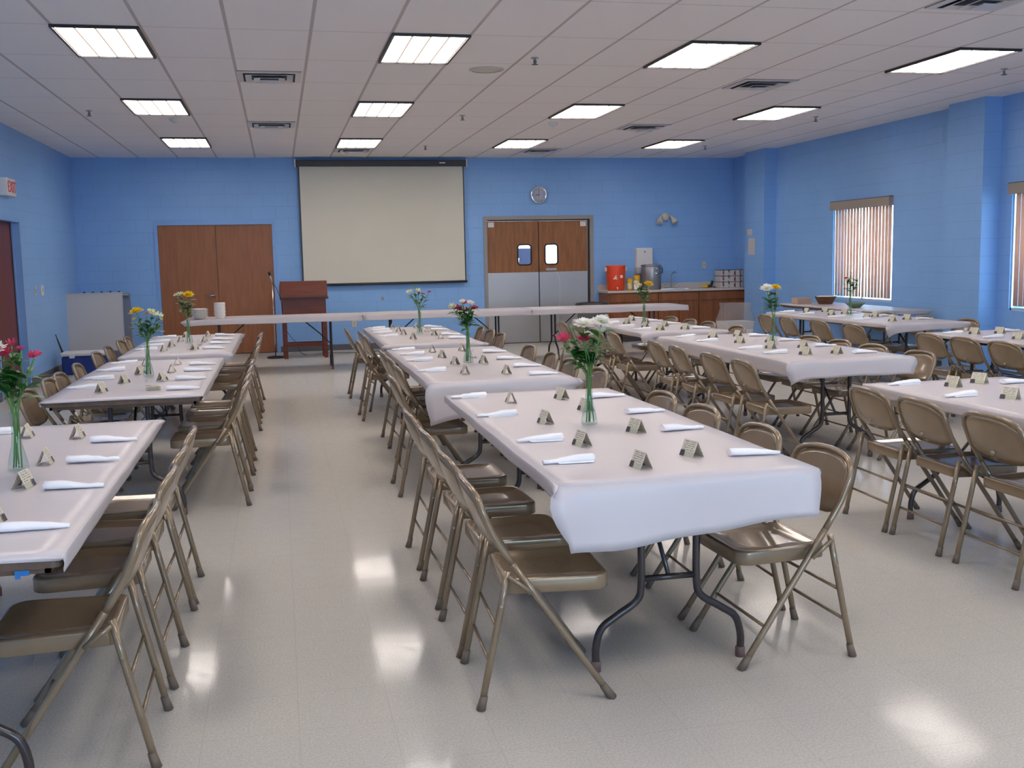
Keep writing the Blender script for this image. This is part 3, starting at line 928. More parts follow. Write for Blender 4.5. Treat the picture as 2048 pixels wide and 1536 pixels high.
INS = {'C1': ((.035, .005), (0, 0)), 'C2': ((0, -.01), (0, 0)), 'R1': ((.0, .01), (.04, 0)), 'R2': ((0, 0), (.05, 0)), 'Q2': ((0, 0), (.045, .0)), 'L3': ((0, 0), (0, .03))}
DR = {  # (near end), (x1 side), (far end), (x0 side)
    'L1': ([(.003, .012), (.045, .03), (.03, .01), (.03, .03)], (0, .012, .02, 0)),
    'L2': ([(.010, .010), (.045, .045), (.03, .03), (.03, .03)], (.01, .015, 0, 0)),
    'L3': ([(.05, .05), (.06, .09), (.05, .05), (.03, .03)], (.02, .02, .05, 0)),
    'C1': ([(.235, .17), (.04, .04), (.03, .03), (.035, .055)], (.05, .006, .01, .0)),
    'C2': ([(.25, .08), (.06, .04), (.03, .03), (.04, .05)], (.03, .05, .01, .0)),
    'C3': ([(.05, .05), (.05, .05), (.03, .03), (.04, .06)], (.04, .06, .02, .0)),
    'R0': ([(.05, .05), (.05, .05), (.03, .03), (.06, .05)], (0, 0, 0, 0)),
    'R1': ([(.12, .125), (.05, .05), (.05, .05), (.12, .10)], (.05, .02, .0, .06)),
    'R2': ([(.07, .05), (.05, .05), (.05, .05), (.05, .05)], (.03, .02, .0, .0)),
    'Q1': ([(.05, .05), (.05, .05), (.05, .05), (.03, .03)], (0, 0, 0, 0)),
    'Q2': ([(.09, .06), (.05, .05), (.03, .03), (.045, .04)], (.05, .02, .0, .0)),
}
TLAB = {
    'L1': 'front exit-side folding table, cut by the picture edge, blue tape under its brown edge',
    'L2': 'folding table in the middle of the exit-side row, brown apron bare at its front end',
    'L3': 'folding table at the back of the exit-side row, beside the blue cooler',
    'C1': 'big folding table at the front of the centre row, brown wishbone legs in full view',
    'C2': 'folding table in the middle of the centre row under a red and white bouquet',
    'C3': 'folding table at the back of the centre row, in front of the long serving tables',
    'R0': 'folding table at the front of the sink-side row, cut by the picture edge',
    'R1': 'folding table in the middle of the sink-side row, dark legs showing below its cloth',
    'R2': 'folding table at the back of the sink-side row, in front of the brown cabinets',
    'Q1': 'folding table below the wall column, cut by the picture edge',
    'Q2': 'folding table below the blind window, at the back of the window-side row',
}
CLAB = {
    'L1': 'white plastic cloth on the front exit-side table, frayed corner hanging into the aisle',
    'L2': 'white plastic cloth ending at the table edge, middle exit-side table',
    'L3': 'white plastic cloth on the back exit-side table, short front drop',
    'C1': 'white plastic cloth with a deep pale-blue front drop, front centre-row table',
    'C2': 'white plastic cloth with a slanting drop over one corner, middle centre-row table',
    'C3': 'white plastic cloth with a short front drop, back centre-row table',
    'R0': 'white plastic cloth on the front sink-side table, cut by the picture edge',
    'R1': 'white plastic cloth with a wide folded front drop, middle sink-side table',
    'R2': 'white plastic cloth with a pointed hanging corner, back sink-side table',
    'Q1': 'white plastic cloth on the front window-side table below the wall column',
    'Q2': 'white plastic cloth with a hanging corner, back window-side table below the blind',
}
for k, (x0, x1, y0, y1, row, pos) in TAB.items():
    folding_table(k, TLAB[k], x0, x1, y0, y1, 'dining tables')
    dr, ear = DR[k]
    ins_, lc_ = INS.get(k, ((0, 0), (0, 0)))
    cloth('tablecloth', CLAB[k], x0, x1, y0, y1, dr, 'dining tablecloths', seed=sum(map(ord, k)), ear=ear, ins=ins_, lc=lc_)
MB().box(-.018, .018, -.001, .001, -.006, .008).box(-.018, -.004, -.001, .001, -.014, -.006).build('masking_tape', Mt['tapeblue'], loc=(-0.70, 2.9335, 0.712), label='scrap of blue tape stuck under the front exit-side table edge', cat='tape')

# ------------------------------------------------------------------ chairs
# (table, side, back x, [centre y from the front], )  side -1: exit-door side, +1: window side
SEATS = [
    ('L1', 1, -.43, [3.42, 4.04, 4.49, 5.00]),
    ('L2', 1, -.24, [6.92, 7.46, 8.02, 8.46]), ('L2', -1, -1.56, [6.95, 7.60, 7.98, 8.68]),
    ('L3', 1, -.22, [9.93, 10.72, 11.22, 11.72]), ('L3', -1, -1.60, [9.80, 10.46, 11.26, 11.76]),
    ('C1', -1, .61, [3.56, 4.06, 4.64, 5.24]), ('C1', 1, 2.045, [3.67, 4.23, 4.87, 5.44]),
    ('C2', -1, None, [(6.87, .70), (7.56, .81), (8.22, .82), (8.80, .82)]), ('C2', 1, 2.09, [6.78, 7.48, 8.05, 8.78]),
    ('C3', -1, None, [(10.19, .72), (10.80, .83), (11.38, .83), (11.90, .72)]), ('C3', 1, 2.17, [10.38, 10.92, 11.46]),
    ('R0', -1, 3.15, [4.19, 4.74, 5.22]),
    ('R1', -1, 3.19, [6.93, 7.50, 8.20, 8.72]), ('R1', 1, 4.66, [7.0, 7.62, 8.16, 8.68]),
    ('R2', -1, 3.20, [9.98, 10.55, 11.20, 11.90]), ('R2', 1, 4.66, [10.22, 10.98, 11.52, 12.12]),
    ('Q1', -1, 5.70, [6.88, 7.44, 7.95, 8.46]), ('Q1', 1, 7.02, [7.6, 8.2]),
    ('Q2', -1, 5.78, [9.90, 10.60, 11.35, 11.90]), ('Q2', 1, 7.20, [9.98, 10.75, 11.5]),
]
ordn = ['first', 'second', 'third', 'fourth']
cp = make_chair(); freeze(cp); firstc = True
for (tk, side, bx, ys) in SEATS:
    for i, y in enumerate(ys):
        b = bx
        if isinstance(y, tuple): y, b = y
        lb = 'tan metal folding chair, %s from the front, %s side of the %s' % (ordn[i], 'window' if side > 0 else 'exit', tabname(tk))
        loc = (b - side * .23, y, 0)
        rz = (PI / 2 if side > 0 else -PI / 2) + math.radians(random.uniform(-2.5, 2.5))
        gp = 'folding chairs, %s side of the %s' % ('window' if side > 0 else 'exit', tabname(tk))
        if firstc:
            cp.location = loc; cp.rotation_euler = (0, 0, rz); cp['label'] = lb; cp['group'] = gp; firstc = False
        else:
            dup(cp, loc, rz, lb, gp)

# ------------------------------------------------------------------ napkins and cards


def make_napkin(seed):
    rnd = random.Random(seed); rings = []; n = 14
    for i in range(9):
        f = i / 8; x = -.098 + .196 * f
        w = .010 + .017 * min(1, f * 1.6) + rnd.uniform(-.002, .002)
        h = .006 + .008 * min(1, f * 1.4) + rnd.uniform(-.0015, .0015)
        cy = rnd.uniform(-.002, .002)
        rings.append([(x + rnd.uniform(-.002, .002), cy + w * math.cos(2 * PI * k / n), h + h * math.sin(2 * PI * k / n) * (1 if math.sin(2 * PI * k / n) > 0 else .95)) for k in range(n)])
    m = MB().loft(rings, True, True)
    m.add([(-.04, -.022, .0005), (.09, -.032, .0005), (.10, -.010, .010), (-.05, -.008, .008)], [(0, 1, 2, 3)], True)   # loose flap
    return m


NAP = {'C1': ([(0.99, 5.66), (1.0, 4.94), (1.03, 4.2), (1.02, 3.72)], [(1.71, 5.41), (1.71, 4.8), (1.69, 4.27), (1.73, 3.64)]),
       'C2': ([(1.0, 8.85), (1.02, 8.4), (1.01, 7.87), (0.99, 7.1)], [(1.68, 8.34), (1.67, 7.73), (1.67, 7.14), (1.65, 6.6)]),
       'C3': ([(1.04, 11.8), (1.05, 11.4), (1.04, 11.05), (1.04, 10.49)], [(1.66, 11.7), (1.66, 11.2), (1.66, 10.45), (1.66, 9.94)]),
       'L1': ([(-1.33, 5.2)], [(-0.73, 4.79), (-0.74, 4.32), (-0.72, 3.81), (-0.73, 3.23)]),
       'L2': ([(-1.20, 8.6), (-1.22, 8.06), (-1.21, 7.49), (-1.22, 6.97)], [(-0.59, 8.25), (-0.59, 7.78), (-0.60, 7.24), (-0.60, 6.67)]),
       'L3': ([(-1.17, 11.5), (-1.17, 10.83), (-1.18, 10.35), (-1.19, 9.91)], [(-0.58, 11.5), (-0.57, 10.9), (-0.57, 10.37), (-0.59, 9.76)]),
       'R1': ([(3.63, 9.1), (3.62, 8.58), (3.64, 7.75), (3.65, 7.35)], [(4.27, 8.92), (4.27, 8.32), (4.27, 7.71), (4.25, 7.08)]),
       'R2': ([(3.66, 12.05), (3.63, 11.35), (3.60, 10.73), (3.60, 10.21)], [(4.18, 12.04), (4.19, 11.44), (4.19, 10.89), (4.20, 10.11)]),
       'R0': ([(3.43, 5.31), (3.42, 4.79)], [(4.04, 5.15)]),
       'Q1': ([(5.90, 8.39), (5.93, 7.88)], [(6.5, 8.4), (6.5, 7.87)]),
       'Q2': ([(6.27, 12.3), (6.26, 11.77), (6.26, 11.06), (6.26, 10.52)], [(6.86, 11.7), (6.85, 10.97), (6.86, 10.25)])}
nm = [make_napkin(s) for s in range(4)]
nmesh = []
for s in range(4):
    o = nm[s].build('rolled_napkin', Mt['napkin']); nmesh.append(o.data); bpy.data.objects.remove(o)
for tk, (a, b) in NAP.items():
    for side, lst in ((-1, a), (1, b)):
        lst = sorted(lst, key=lambda p: p[1])
        for i, (x, y) in enumerate(lst):
            o = bpy.data.objects.new('rolled_napkin', nmesh[(i + (side > 0) + len(tk)) % 4]); S.collection.objects.link(o)
            o.location = (x, y, TZ + .0035)
            o.rotation_euler = (0, 0, (0 if side < 0 else PI) + math.radians(random.uniform(-7, 7)))
            tag(o, 'rolled white paper napkin, %s from the front, %s side of the %s' % (ordn[i], 'window' if side > 0 else 'exit', tabname(tk)), 'napkin', 'rolled napkins on the %s' % tabname(tk))

CARD = {'C1': [(1.17, 5.39), (1.46, 5.44), (1.17, 4.65), (1.46, 4.98), (1.17, 4.05), (1.48, 4.28), (1.5, 3.70), (1.245, 3.55)],
        'C2': [(1.21, 8.58), (1.21, 8.05), (1.22, 7.5), (1.46, 8.59), (1.44, 7.99), (1.43, 7.5), (1.18, 6.85), (1.44, 6.75)],
        'C3': [(1.21, 11.7), (1.22, 11.16), (1.22, 10.7), (1.24, 10.08), (1.50, 11.01), (1.50, 10.46), (1.50, 10.03), (1.47, 11.63)],
        'L1': [(-1.14, 5.05), (-0.91, 4.96), (-0.92, 4.34), (-0.90, 3.89), (-0.87, 3.35)],
        'L2': [(-1.01, 7.18), (-0.78, 7.24), (-0.77, 7.77), (-0.78, 8.35), (-1.08, 6.72), (-0.78, 6.73), (-0.98, 7.75), (-1.02, 8.4)],
        'L3': [(-0.97, 10.8), (-1.02, 9.72), (-1.0, 10.2), (-0.76, 9.75), (-0.76, 10.28), (-0.74, 10.74), (-0.75, 11.42), (-.97, 11.4)],
        'R1': [(3.81, 8.89), (3.80, 8.3), (4.08, 8.95), (4.05, 8.24), (3.80, 7.72), (4.05, 7.66), (3.8, 7.15), (4.04, 7.12)],
        'R2': [(3.75, 11.13), (4.0, 11.7), (3.74, 10.5), (3.98, 11.16), (3.75, 10.08), (3.99, 10.59), (4.02, 10.09), (3.82, 12.1)],
        'R0': [(3.63, 5.14), (3.86, 5.23), (3.59, 4.62)],
        'Q1': [(6.03, 8.26), (6.25, 8.21), (6.0, 7.65)],
        'Q2': [(6.43, 12.08), (6.7, 12.11), (6.43, 11.47), (6.69, 11.62), (6.42, 10.68), (6.66, 10.9), (6.40, 10.14), (6.68, 10.3)]}
m = MB()
hw_, hh, cl = .0265, .060, .0425
for s in (-1, 1):
    m.add([(-cl, s * hw_, 0), (cl, s * hw_, 0), (cl, 0, hh), (-cl, 0, hh)], [(0, 1, 2, 3)])
o = m.build('tent_card', Mt['card'], solid=0.0012); cmesh = o.data
bpy.data.objects.remove(o)
for tk, lst in CARD.items():
    xm = sum(p[0] for p in lst) / len(lst)
    for side in (-1, 1):
        sub = sorted([p for p in lst if (p[0] < xm) == (side < 0)], key=lambda p: p[1])
        for i, (x, y) in enumerate(sub):
            o = bpy.data.objects.new('tent_card', cmesh); S.collection.objects.link(o)
            md = o.modifiers.new('s', 'SOLIDIFY'); md.thickness = .0012
            flat = (tk == 'L2' and abs(y - 6.73) < .01 and side > 0)
            o.location = (x, y, TZ + .0035)
            base = {'L': -98, 'C': -90 if (side < 0 or tk != 'C1') else -70, 'R': -75, 'Q': -74}[tk[0]]
            o.rotation_euler = (0, 0, math.radians(base + random.uniform(-10, 10)))
            if flat:
                o.rotation_euler = (math.radians(67), 0, math.radians(8)); o.location = (x, y, TZ + .006)
            tag(o, ('printed tent card fallen flat on the %s' if flat else 'printed folded tent card, %s from the front, %s side of the %s') % ((tabname(tk),) if flat else (ordn[min(i, 3)], 'window' if side > 0 else 'exit', tabname(tk))), 'tent card', 'tent cards on the %s' % tabname(tk))

# ------------------------------------------------------------------ vases and flowers
VZ = TZ + .004


def depth_of(x, y, z):
    return (Vector((x, y, z)) - Vector((0, 0, EYE))).dot(F_)


def make_vase(loc, label):
    v = thing('bud_vase', label, 'vase', loc, 0, 'clear bud vases')
    prof = [(.034, 0), (.038, .006), (.036, .025), (.030, .055), (.019, .10), (.0145, .15), (.016, .19), (.021, .222)]
    MB().lathe(prof, 20, caps=False).lathe([(0.0, .004), (.034, .004)], 20, caps=False).build('glass_body', Mt['glass'], v, solid=.0)
    rim = [(.021 * math.cos(a * PI / 10), .021 * math.sin(a * PI / 10), .222) for a in range(20)]
    MB().tube(rim, .0016, 5, closed=True).build('rim', Mt['glass'], v)
    return v


def petals(m, c, R, n, rows, tilt, wid, rnd, up=Vector((0, 0, 1))):
    """rings of petals around centre c facing up direction"""
    q = up.to_track_quat('Z', 'Y').to_matrix().to_4x4()
    for r in range(rows):
        tl = tilt + .35 * r; L = R * (1 - .17 * r)
        for k in range(n):
            a = 2 * PI * (k + .5 * r) / n + rnd.uniform(-.1, .1); l = L * rnd.uniform(.88, 1.08); tt = tl + rnd.uniform(-.1, .1)
            pts = []
            for f, w in ((0.12, .35), (.55, 1.0), (.9, .75), (1.0, .1)):
                rr = l * f * math.cos(tt * (.5 + .5 * f)); zz = l * f * math.sin(tt * (.5 + .5 * f))
                ww = wid * w
                for s in (-1, 1):
                    pts.append((rr * math.cos(a) - s * ww * math.sin(a), rr * math.sin(a) + s * ww * math.cos(a), zz + .002 * (r)))
            m.add(pts, [(0, 1, 3, 2), (2, 3, 5, 4), (4, 5, 7, 6)], True, Matrix.Translation(c) @ q)


def leafm(m, p, d, L, w, rnd):
    d = d.normalized(); side = d.cross(Vector((rnd.uniform(-.3, .3), rnd.uniform(-.3, .3), 1))).normalized()
    nrm = side.cross(d); pts = []
    for f, ww in ((0, .15), (.3, .9), (.6, 1), (.85, .55), (1, .03)):
        c = p + d * L * f - Vector((0, 0, 1)) * L * .28 * f * f
        pts += [tuple(c - side * w * ww + nrm * w * .3 * ww), tuple(c + side * w * ww + nrm * w * .3 * ww)]
    m.add(pts, [(2 * i, 2 * i + 1, 2 * i + 3, 2 * i + 2) for i in range(4)], True)


FN = {'w': ('white', 'chrysanthemum', 'p_white'), 'y': ('yellow', 'chrysanthemum', 'p_yellow'), 'p': ('pink', 'lily', 'p_pink'), 'r': ('red', 'lily', 'p_red'),
      'c': ('pale cream', 'lily', 'p_cream'), 'o': ('orange', 'lily', 'p_orange'), 'g': ('green', 'bud', 'p_green')}


def bouquet(tk, vx, vy, bpx, bpy_, flowers, leaves, seed, vlabel):
    rnd = random.Random(seed)
    make_vase((vx, vy, VZ), vlabel)
    s = FPX / depth_of(vx, vy, TZ); leaves = int(leaves * 1.5)
    for (ty, fx, fy, R) in flowers:
        colr, kind, mk = FN[ty]
        dx = (fx - bpx) / s; hz = (bpy_ - fy) / s
        dy = rnd.uniform(-.03, .03) - abs(dx) * .1
        top = Vector((dx * math.cos(YAW), -dx * math.sin(YAW) + dy, hz))
        nm_ = {'chrysanthemum': 'chrysanthemum', 'lily': 'peruvian_lily', 'bud': 'flower_bud'}[kind]
        lab = '%s %s standing in the vase of the %s' % (colr, kind if kind != 'lily' else 'Peruvian lily'.lower(), tabname(tk))
        fl = thing(nm_, lab, 'flower', (vx, vy, VZ), 0, '%s %s flowers in the vase of the %s' % (colr, kind, tabname(tk)))
        j = Vector((rnd.uniform(-.010, .010), rnd.uniform(-.010, .010), 0))
        b0 = Vector((rnd.uniform(-.018, .018), rnd.uniform(-.018, .018), .012))
        neck = Vector((j.x, j.y, .20))
        mid = neck.lerp(top, .5) + Vector((rnd.uniform(-.008, .008), rnd.uniform(-.008, .008), .01))
        path = bez([b0, neck, mid, top - Vector((0, 0, .006))], 4)
        MB().tube(path, .0030, 5).build('stem', Mt['stem'], fl)
        updir = (top - mid).normalized() + Vector((0, -.35, .3)); updir.normalize()
        m = MB()
        if kind == 'chrysanthemum':
            big = R > .04
            petals(m, top, R, 24 if big else 16, 3 if ty == 'w' else 5, (.05 if ty == 'w' else .12) if big else .5, R * (.11 if ty == 'w' else .14), rnd, updir)
            m.build('blossom', Mt[mk], fl, recalc=False)
            MB().lathe([(.0, .010), (R * .2, .006), (R * .22, 0)], 10, Matrix.Translation(top) @ updir.to_track_quat('Z', 'Y').to_matrix().to_4x4(), caps=False).build('flower_centre', Mt['eye'] if ty == 'w' else Mt[mk], fl)
        elif kind == 'lily':
            for q in range(3 if R > .02 else 2):
                o_ = Vector((rnd.uniform(-1, 1), rnd.uniform(-.6, .6), rnd.uniform(-.7, .5))) * R * .6 * (q > 0)
                dd = (updir + o_ * 12).normalized()
                petals(m, top + o_, R * (1.25 if q == 0 else 1.0), 6, 1, .75, R * .25, rnd, dd)
            m.build('blossom', Mt[mk], fl, recalc=False)
        else:
            m.lathe([(.001, 0), (.007, .006), (.008, .014), (.002, .028)], 8, Matrix.Translation(top)); m.build('blossom', Mt[mk], fl)
        m = MB()
        for q in range(leaves):
            f = rnd.uniform(.30, .86) if leaves > 3 else rnd.uniform(.35, .8)
            p = neck.lerp(top, f * .95)
            a = rnd.uniform(0, 2 * PI)
            leafm(m, p, Vector((math.cos(a), math.sin(a) * .7, rnd.uniform(.1, .9))), rnd.uniform(.05, .11), rnd.uniform(.010, .018), rnd)
        if leaves: m.build('leaves', Mt['leaf'], fl, recalc=False)


bouquet('C1', 1.35, 4.55, 1179, 852, [('w', 1168, 652, .050), ('w', 1207, 648, .050), ('w', 1184, 676, .030), ('w', 1204, 668, .034), ('p', 1124, 680, .034), ('p', 1166, 684, .030), ('g', 1146, 664, .01)], 9, 3, 'clear bud vase with white daisies and pink lilies, front centre-row table')
bouquet('C2', 1.33, 7.57, 937, 728, [('w', 943, 611, .038), ('p', 931, 611, .030), ('r', 918, 621, .034), ('c', 909, 616, .032), ('r', 941, 624, .028), ('r', 951, 622, .028), ('o', 931, 634, .02), ('w', 927, 607, .03)], 7, 4, 'clear bud vase with a dense red and white bouquet, middle centre-row table')
bouquet('C3', 1.40, 10.80, 844, 669, [('c', 828, 588, .036), ('c', 842, 586, .036), ('r', 863, 588, .020), ('o', 852, 592, .022), ('g', 835, 578, .01)], 5, 6, 'clear bud vase with pale cream lilies, back centre-row table')
bouquet('L1', -0.99, 4.22, 40, 945, [('w', 12, 702, .052), ('w', -6, 716, .05), ('p', 30, 712, .032), ('p', 46, 692, .020), ('p', 63, 704, .016), ('p', 91, 717, .022), ('w', 22, 747, .012)], 9, 1, 'clear bud vase with white and pink flowers, front exit-side table')
bouquet('L2', -0.90, 7.55, 297, 755, [('y', 280, 627, .056), ('y', 276, 641, .018), ('c', 312, 628, .026), ('c', 322, 634, .028), ('o', 300, 631, .014), ('c', 328, 642, .016)], 6, 2, 'clear bud vase with yellow and cream flowers, middle exit-side table')
bouquet('L3', -0.87, 10.58, 379, 688, [('y', 383, 592, .058), ('c', 359, 593, .026), ('c', 369, 591, .03), ('c', 385, 608, .010)], 8, 4, 'clear bud vase with yellow and cream flowers, back exit-side table')
bouquet('R2', 3.80, 10.70, 1286, 655, [('y', 1294, 572, .058), ('c', 1269, 569, .026), ('c', 1277, 575, .03), ('y', 1295, 583, .020), ('p', 1288, 584, .016)], 8, 7, 'clear bud vase with yellow and cream flowers, back sink-side table')
bouquet('R1', 3.96, 8.00, 1547, 692, [('w', 1532, 579, .060), ('y', 1553, 579, .052), ('y', 1556, 592, .02), ('c', 1537, 590, .018)], 8, 11, 'clear bud vase with one white and yellow blooms, middle sink-side table')
bouquet('Q2', 6.56, 11.28, 1700, 632, [('r', 1689, 559, .024), ('c', 1697, 561, .028), ('w', 1711, 560, .034), ('g', 1702, 549, .012), ('w', 1717, 554, .018)], 5, 8, 'clear bud vase with pale flowers before the window, back window-side table')
bouquet('Q1', 6.27, 7.55, 2070, 682, [('c', 2052, 568, .03), ('y', 2080, 564, .04), ('c', 2049, 582, .02)], 5, 9, 'clear bud vase cut by the picture edge, front window-side table')

# ================================================================== serving tables along the back
BY0, BY1 = 14.88, 15.72
for i, (a, b) in enumerate(((-1.27, 1.12), (1.13, 3.56), (3.57, 5.98))):
    cx = (a + b) / 2; nm3 = ['before the closed double doors', 'below the projection screen', 'before the swing doors'][i]
    t = thing('folding_table', 'long narrow serving table %s' % nm3, 'table', (cx, (BY0 + BY1) / 2, 0), PI / 2, 'serving tables along the back')
    L_, W_ = b - a - .01, BY1 - BY0 - .02
    MB().prism(rrect(-W_ / 2, W_ / 2, -L_ / 2, L_ / 2, .02, 3), TZ - .034, TZ - .004, 'z').build('tabletop', Mt['laminate'], t)
    MB().box(-W_ / 2 + .03, W_ / 2 - .03, -L_ / 2 + .03, -L_ / 2 + .045, .70, TZ - .034).box(-W_ / 2 + .03, -W_ / 2 + .045, -L_ / 2 + .045, L_ / 2 - .03, .70, TZ - .034).box(W_ / 2 - .045, W_ / 2 - .03, -L_ / 2 + .045, L_ / 2 - .03, .70, TZ - .034).build('apron', Mt['laminate'], t)
    leg_frame(t, W_, -L_ / 2 + .42, 1); leg_frame(t, W_, L_ / 2 - .42, -1)
    cloth('tablecloth', 'white plastic cloth on the serving table %s' % nm3, a, b, BY0, BY1, [(.075, .075), (.08 if i == 2 else .004, .08 if i == 2 else .004), (.05, .05), (.08 if i == 0 else .004, .08 if i == 0 else .004)], 'serving tablecloths', seed=40 + i, ear=((.05 if i == 0 else 0), 0, 0, 0))

# foam plates and bowls
prof_p = [(.045, 0), (.055, .004), (.085, .016), (.112, .020), (.112, .023), (.084, .019), (.055, .008), (.0, .007)]
MBp = MB().lathe(prof_p, 28, caps=False); op = MBp.build('foam_plate', Mt['foam']); pm = op.data; bpy.data.objects.remove(op)
for k in range(10):
    o = bpy.data.objects.new('foam_plate', pm); S.collection.objects.link(o)
    o.location = (-1.08 + .002 * (k % 3), 15.05 - .003 * (k % 2), TZ + .004 + k * .0135)
    tag(o, 'white foam plate in the low stack at the end of the serving table', 'plate', 'low stack of foam plates on the serving table')
prof_b = [(.045, 0), (.05, .002), (.072, .045), (.078, .050), (.078, .053), (.070, .050), (.048, .006), (.0, .005)]
ob = MB().lathe(prof_b, 28, caps=False).build('foam_bowl', Mt['foam']); bm_ = ob.data; bpy.data.objects.remove(ob)
for k in range(11):
    o = bpy.data.objects.new('foam_bowl', bm_); S.collection.objects.link(o)
    o.location = (-0.81 - .002 * (k % 3), 15.08, TZ + .004 + k * .0165)
    tag(o, 'white foam bowl in the tall stack beside the foam plates', 'bowl', 'tall stack of foam bowls on the serving table')

# ================================================================== projection screen, clock, emergency light, plates
t = thing('projection_screen', 'pull-down projection screen with black case hanging on the blue wall', 'projection screen', (1.78, YB, 1.1))
MB().box(-1.42, 1.44, -.13, -.02, 1.985, 2.09, .008).build('case', Mt['case'], t)
MB().box(-1.44, -1.42, -.14, 0, 1.975, 2.10).box(1.44, 1.46, -.14, 0, 1.975, 2.10).build('end_cap', Mt['white'], t)
MB().box(-1.38, 1.40, -.078, -.075, .03, 1.99).build('screen_fabric', Mt['screen'], t)
MB().box(-1.39, -1.365, -.0795, -.0785, .03, 1.985).box(1.385, 1.405, -.0795, -.0785, .03, 1.985).build('border', Mt['case'], t)
MB().tube([(-1.40, -.077, .02), (1.42, -.077, .02)], .022, 10).build('bottom_bar', Mt['case'], t)
MB().box(.98, 1.08, -.134, -.130, 2.03, 2.05).build('label_plate', Mt['white'], t)

t = thing('wall_clock', 'round silver-rimmed wall clock above the swing doors', 'clock', (4.52, YB, 2.595))
rx = Matrix.Rotation(PI / 2, 4, 'X')
MB().lathe([(.148, 0), (.152, .02), (.146, .040), (.126, .042), (.114, .028)], 40, rx, caps=False).build('rim', Mt['chrome'], t)
MB().lathe([(.0, .026), (.122, .026)], 40, rx, caps=False).build('dial', mat('dial', (.42, .44, .55, 1), .4), t)
for k in range(12):
    a = k * PI / 6; l = .018 if k % 3 else .028
    MB().box(-.003, .003, -.0285, -.027, .105 - l, .108, mtx=Matrix.Rotation(-a, 4, 'Y')).build('hour_mark', Mt['black'], t)
MB().box(-.004, .004, -.031, -.029, -.015, .062, mtx=Matrix.Rotation(math.radians(-88), 4, 'Y')).build('hour_hand', Mt['black'], t)
MB().box(-.003, .003, -.033, -.031, -.02, .095, mtx=Matrix.Rotation(math.radians(2), 4, 'Y')).build('minute_hand', Mt['black'], t)

t = thing('emergency_light', 'white twin-head emergency light on the wall above the sink', 'emergency light', (6.87, YB, 2.19))
MB().lathe([(.075, 0), (.075, .03), (.06, .05), (.0, .055)], 20, rx, caps=False).box(-.05, .05, -.04, 0, -.06, .05, .005).build('base', Mt['cream'], t)
for s in (-1, 1):
    c = Vector((s * .11, -.06, -.01)); dn = Vector((s * .35, -.45, -.85)).normalized()
    q = Matrix.Translation(c) @ dn.to_track_quat('Z', 'Y').to_matrix().to_4x4()
    hd = MB().lathe([(.0, -.03), (.026, -.02), (.034, .03), (.058, .11), (.060, .125), (.05, .128), (.0, .122)], 18, q, caps=False).tube([(s * .04, -.03, .0), (s * .08, -.05, .01), tuple(c)], .012, 8).build('lamp_head', Mt['cream'], t)

t = thing('paper_towel_dispenser', 'white box dispenser on the wall behind the grey urn', 'dispenser', (6.43, YB, 1.28))
MB().box(-.155, .155, -.14, 0, 0, .36, .012).build('cabinet', Mt['white'], t)
MB().lathe([(.012, 0), (.012, .006)], 12, Matrix.Translation((0, -.14, .29)) @ rx).build('lock', Mt['black'], t)
MB().box(-.15, -.05, -.13, -.02, -.10, 0).build('paper_towel', Mt['paper'], t)


def plate(name, label, cat, loc, w, h, material, normal, group=None, dots=True):
    t = thing(name, label, cat, loc, {'-y': 0, '+x': PI / 2, '-x': -PI / 2}[normal], group)
    MB().box(-w / 2, w / 2, -.008, 0, -h / 2, h / 2, .002).build('cover_plate', material, t)
    if dots:
        MB().box(-.010, .010, -.013, -.008, -.022, -.006).box(-.010, .010, -.013, -.008, .006, .022).build('socket', Mt['greyframe'], t)
    return t


plate('wall_outlet', 'cream wall outlet above the counter near the soda cases', 'outlet', (7.62, YB, 1.31), .07, .115, Mt['cream'], '-y')
plate('wall_outlet', 'cream wall outlet low on the wall under the serving tables', 'outlet', (1.23, YB, .45), .075, .12, Mt['cream'], '-y')
plate('wall_jack', 'small dark jack on the wall under the screen', 'wall jack', (1.73, YB, .86), .04, .06, Mt['greyframe'], '-y', dots=False)
plate('light_switch', 'cream light switch beside the exit door, nearer the door', 'switch', (XL, 15.0, 1.20), .07, .12, Mt['cream'], '+x', 'light switches by the exit door')
plate('light_switch', 'larger cream double switch beyond the exit door, nearer the whiteboard', 'switch', (XL, 15.42, 1.20), .16, .14, Mt['white'], '+x', 'light switches by the exit door')
t = thing('paper_notice', 'small square paper notice on the corner column', 'notice', (7.98, 17.05, 1.87), -PI / 2, 'paper notices on the corner column')
MB().box(-.10, .10, -.002, 0, -.05, .05).build('sheet', Mt['paper'], t)
t = thing('paper_notice', 'tall paper notice on the corner column, below the square one', 'notice', (7.98, 16.97, 1.62), -PI / 2, 'paper notices on the corner column')
MB().box(-.13, .13, -.002, 0, -.14, .14).build('sheet', Mt['paper'], t)

# exit sign
t = thing('exit_sign', 'white box exit sign with red letters above the side door', 'exit sign', (XL, 13.78, 2.36))
MB().box(0, .09, -.24, .16, 0, .21, .006).build('housing', Mt['white'], t)
c = bpy.data.curves.new('exit_lettering', 'FONT'); c.body = 'EXIT'; c.size = .19; c.extrude = .002; c.align_x = 'CENTER'
c.materials.append(Mt['exitred'])
tmp = bpy.data.objects.new('tmp', c); S.collection.objects.link(tmp)
dg = bpy.context.evaluated_depsgraph_get(); tm = bpy.data.meshes.new_from_object(tmp.evaluated_get(dg)); bpy.data.objects.remove(tmp)
o = bpy.data.objects.new('lettering', tm); S.collection.objects.link(o); o.parent = t
o.location = (.093, -.04, .045); o.rotation_euler = (PI / 2, 0, PI / 2)

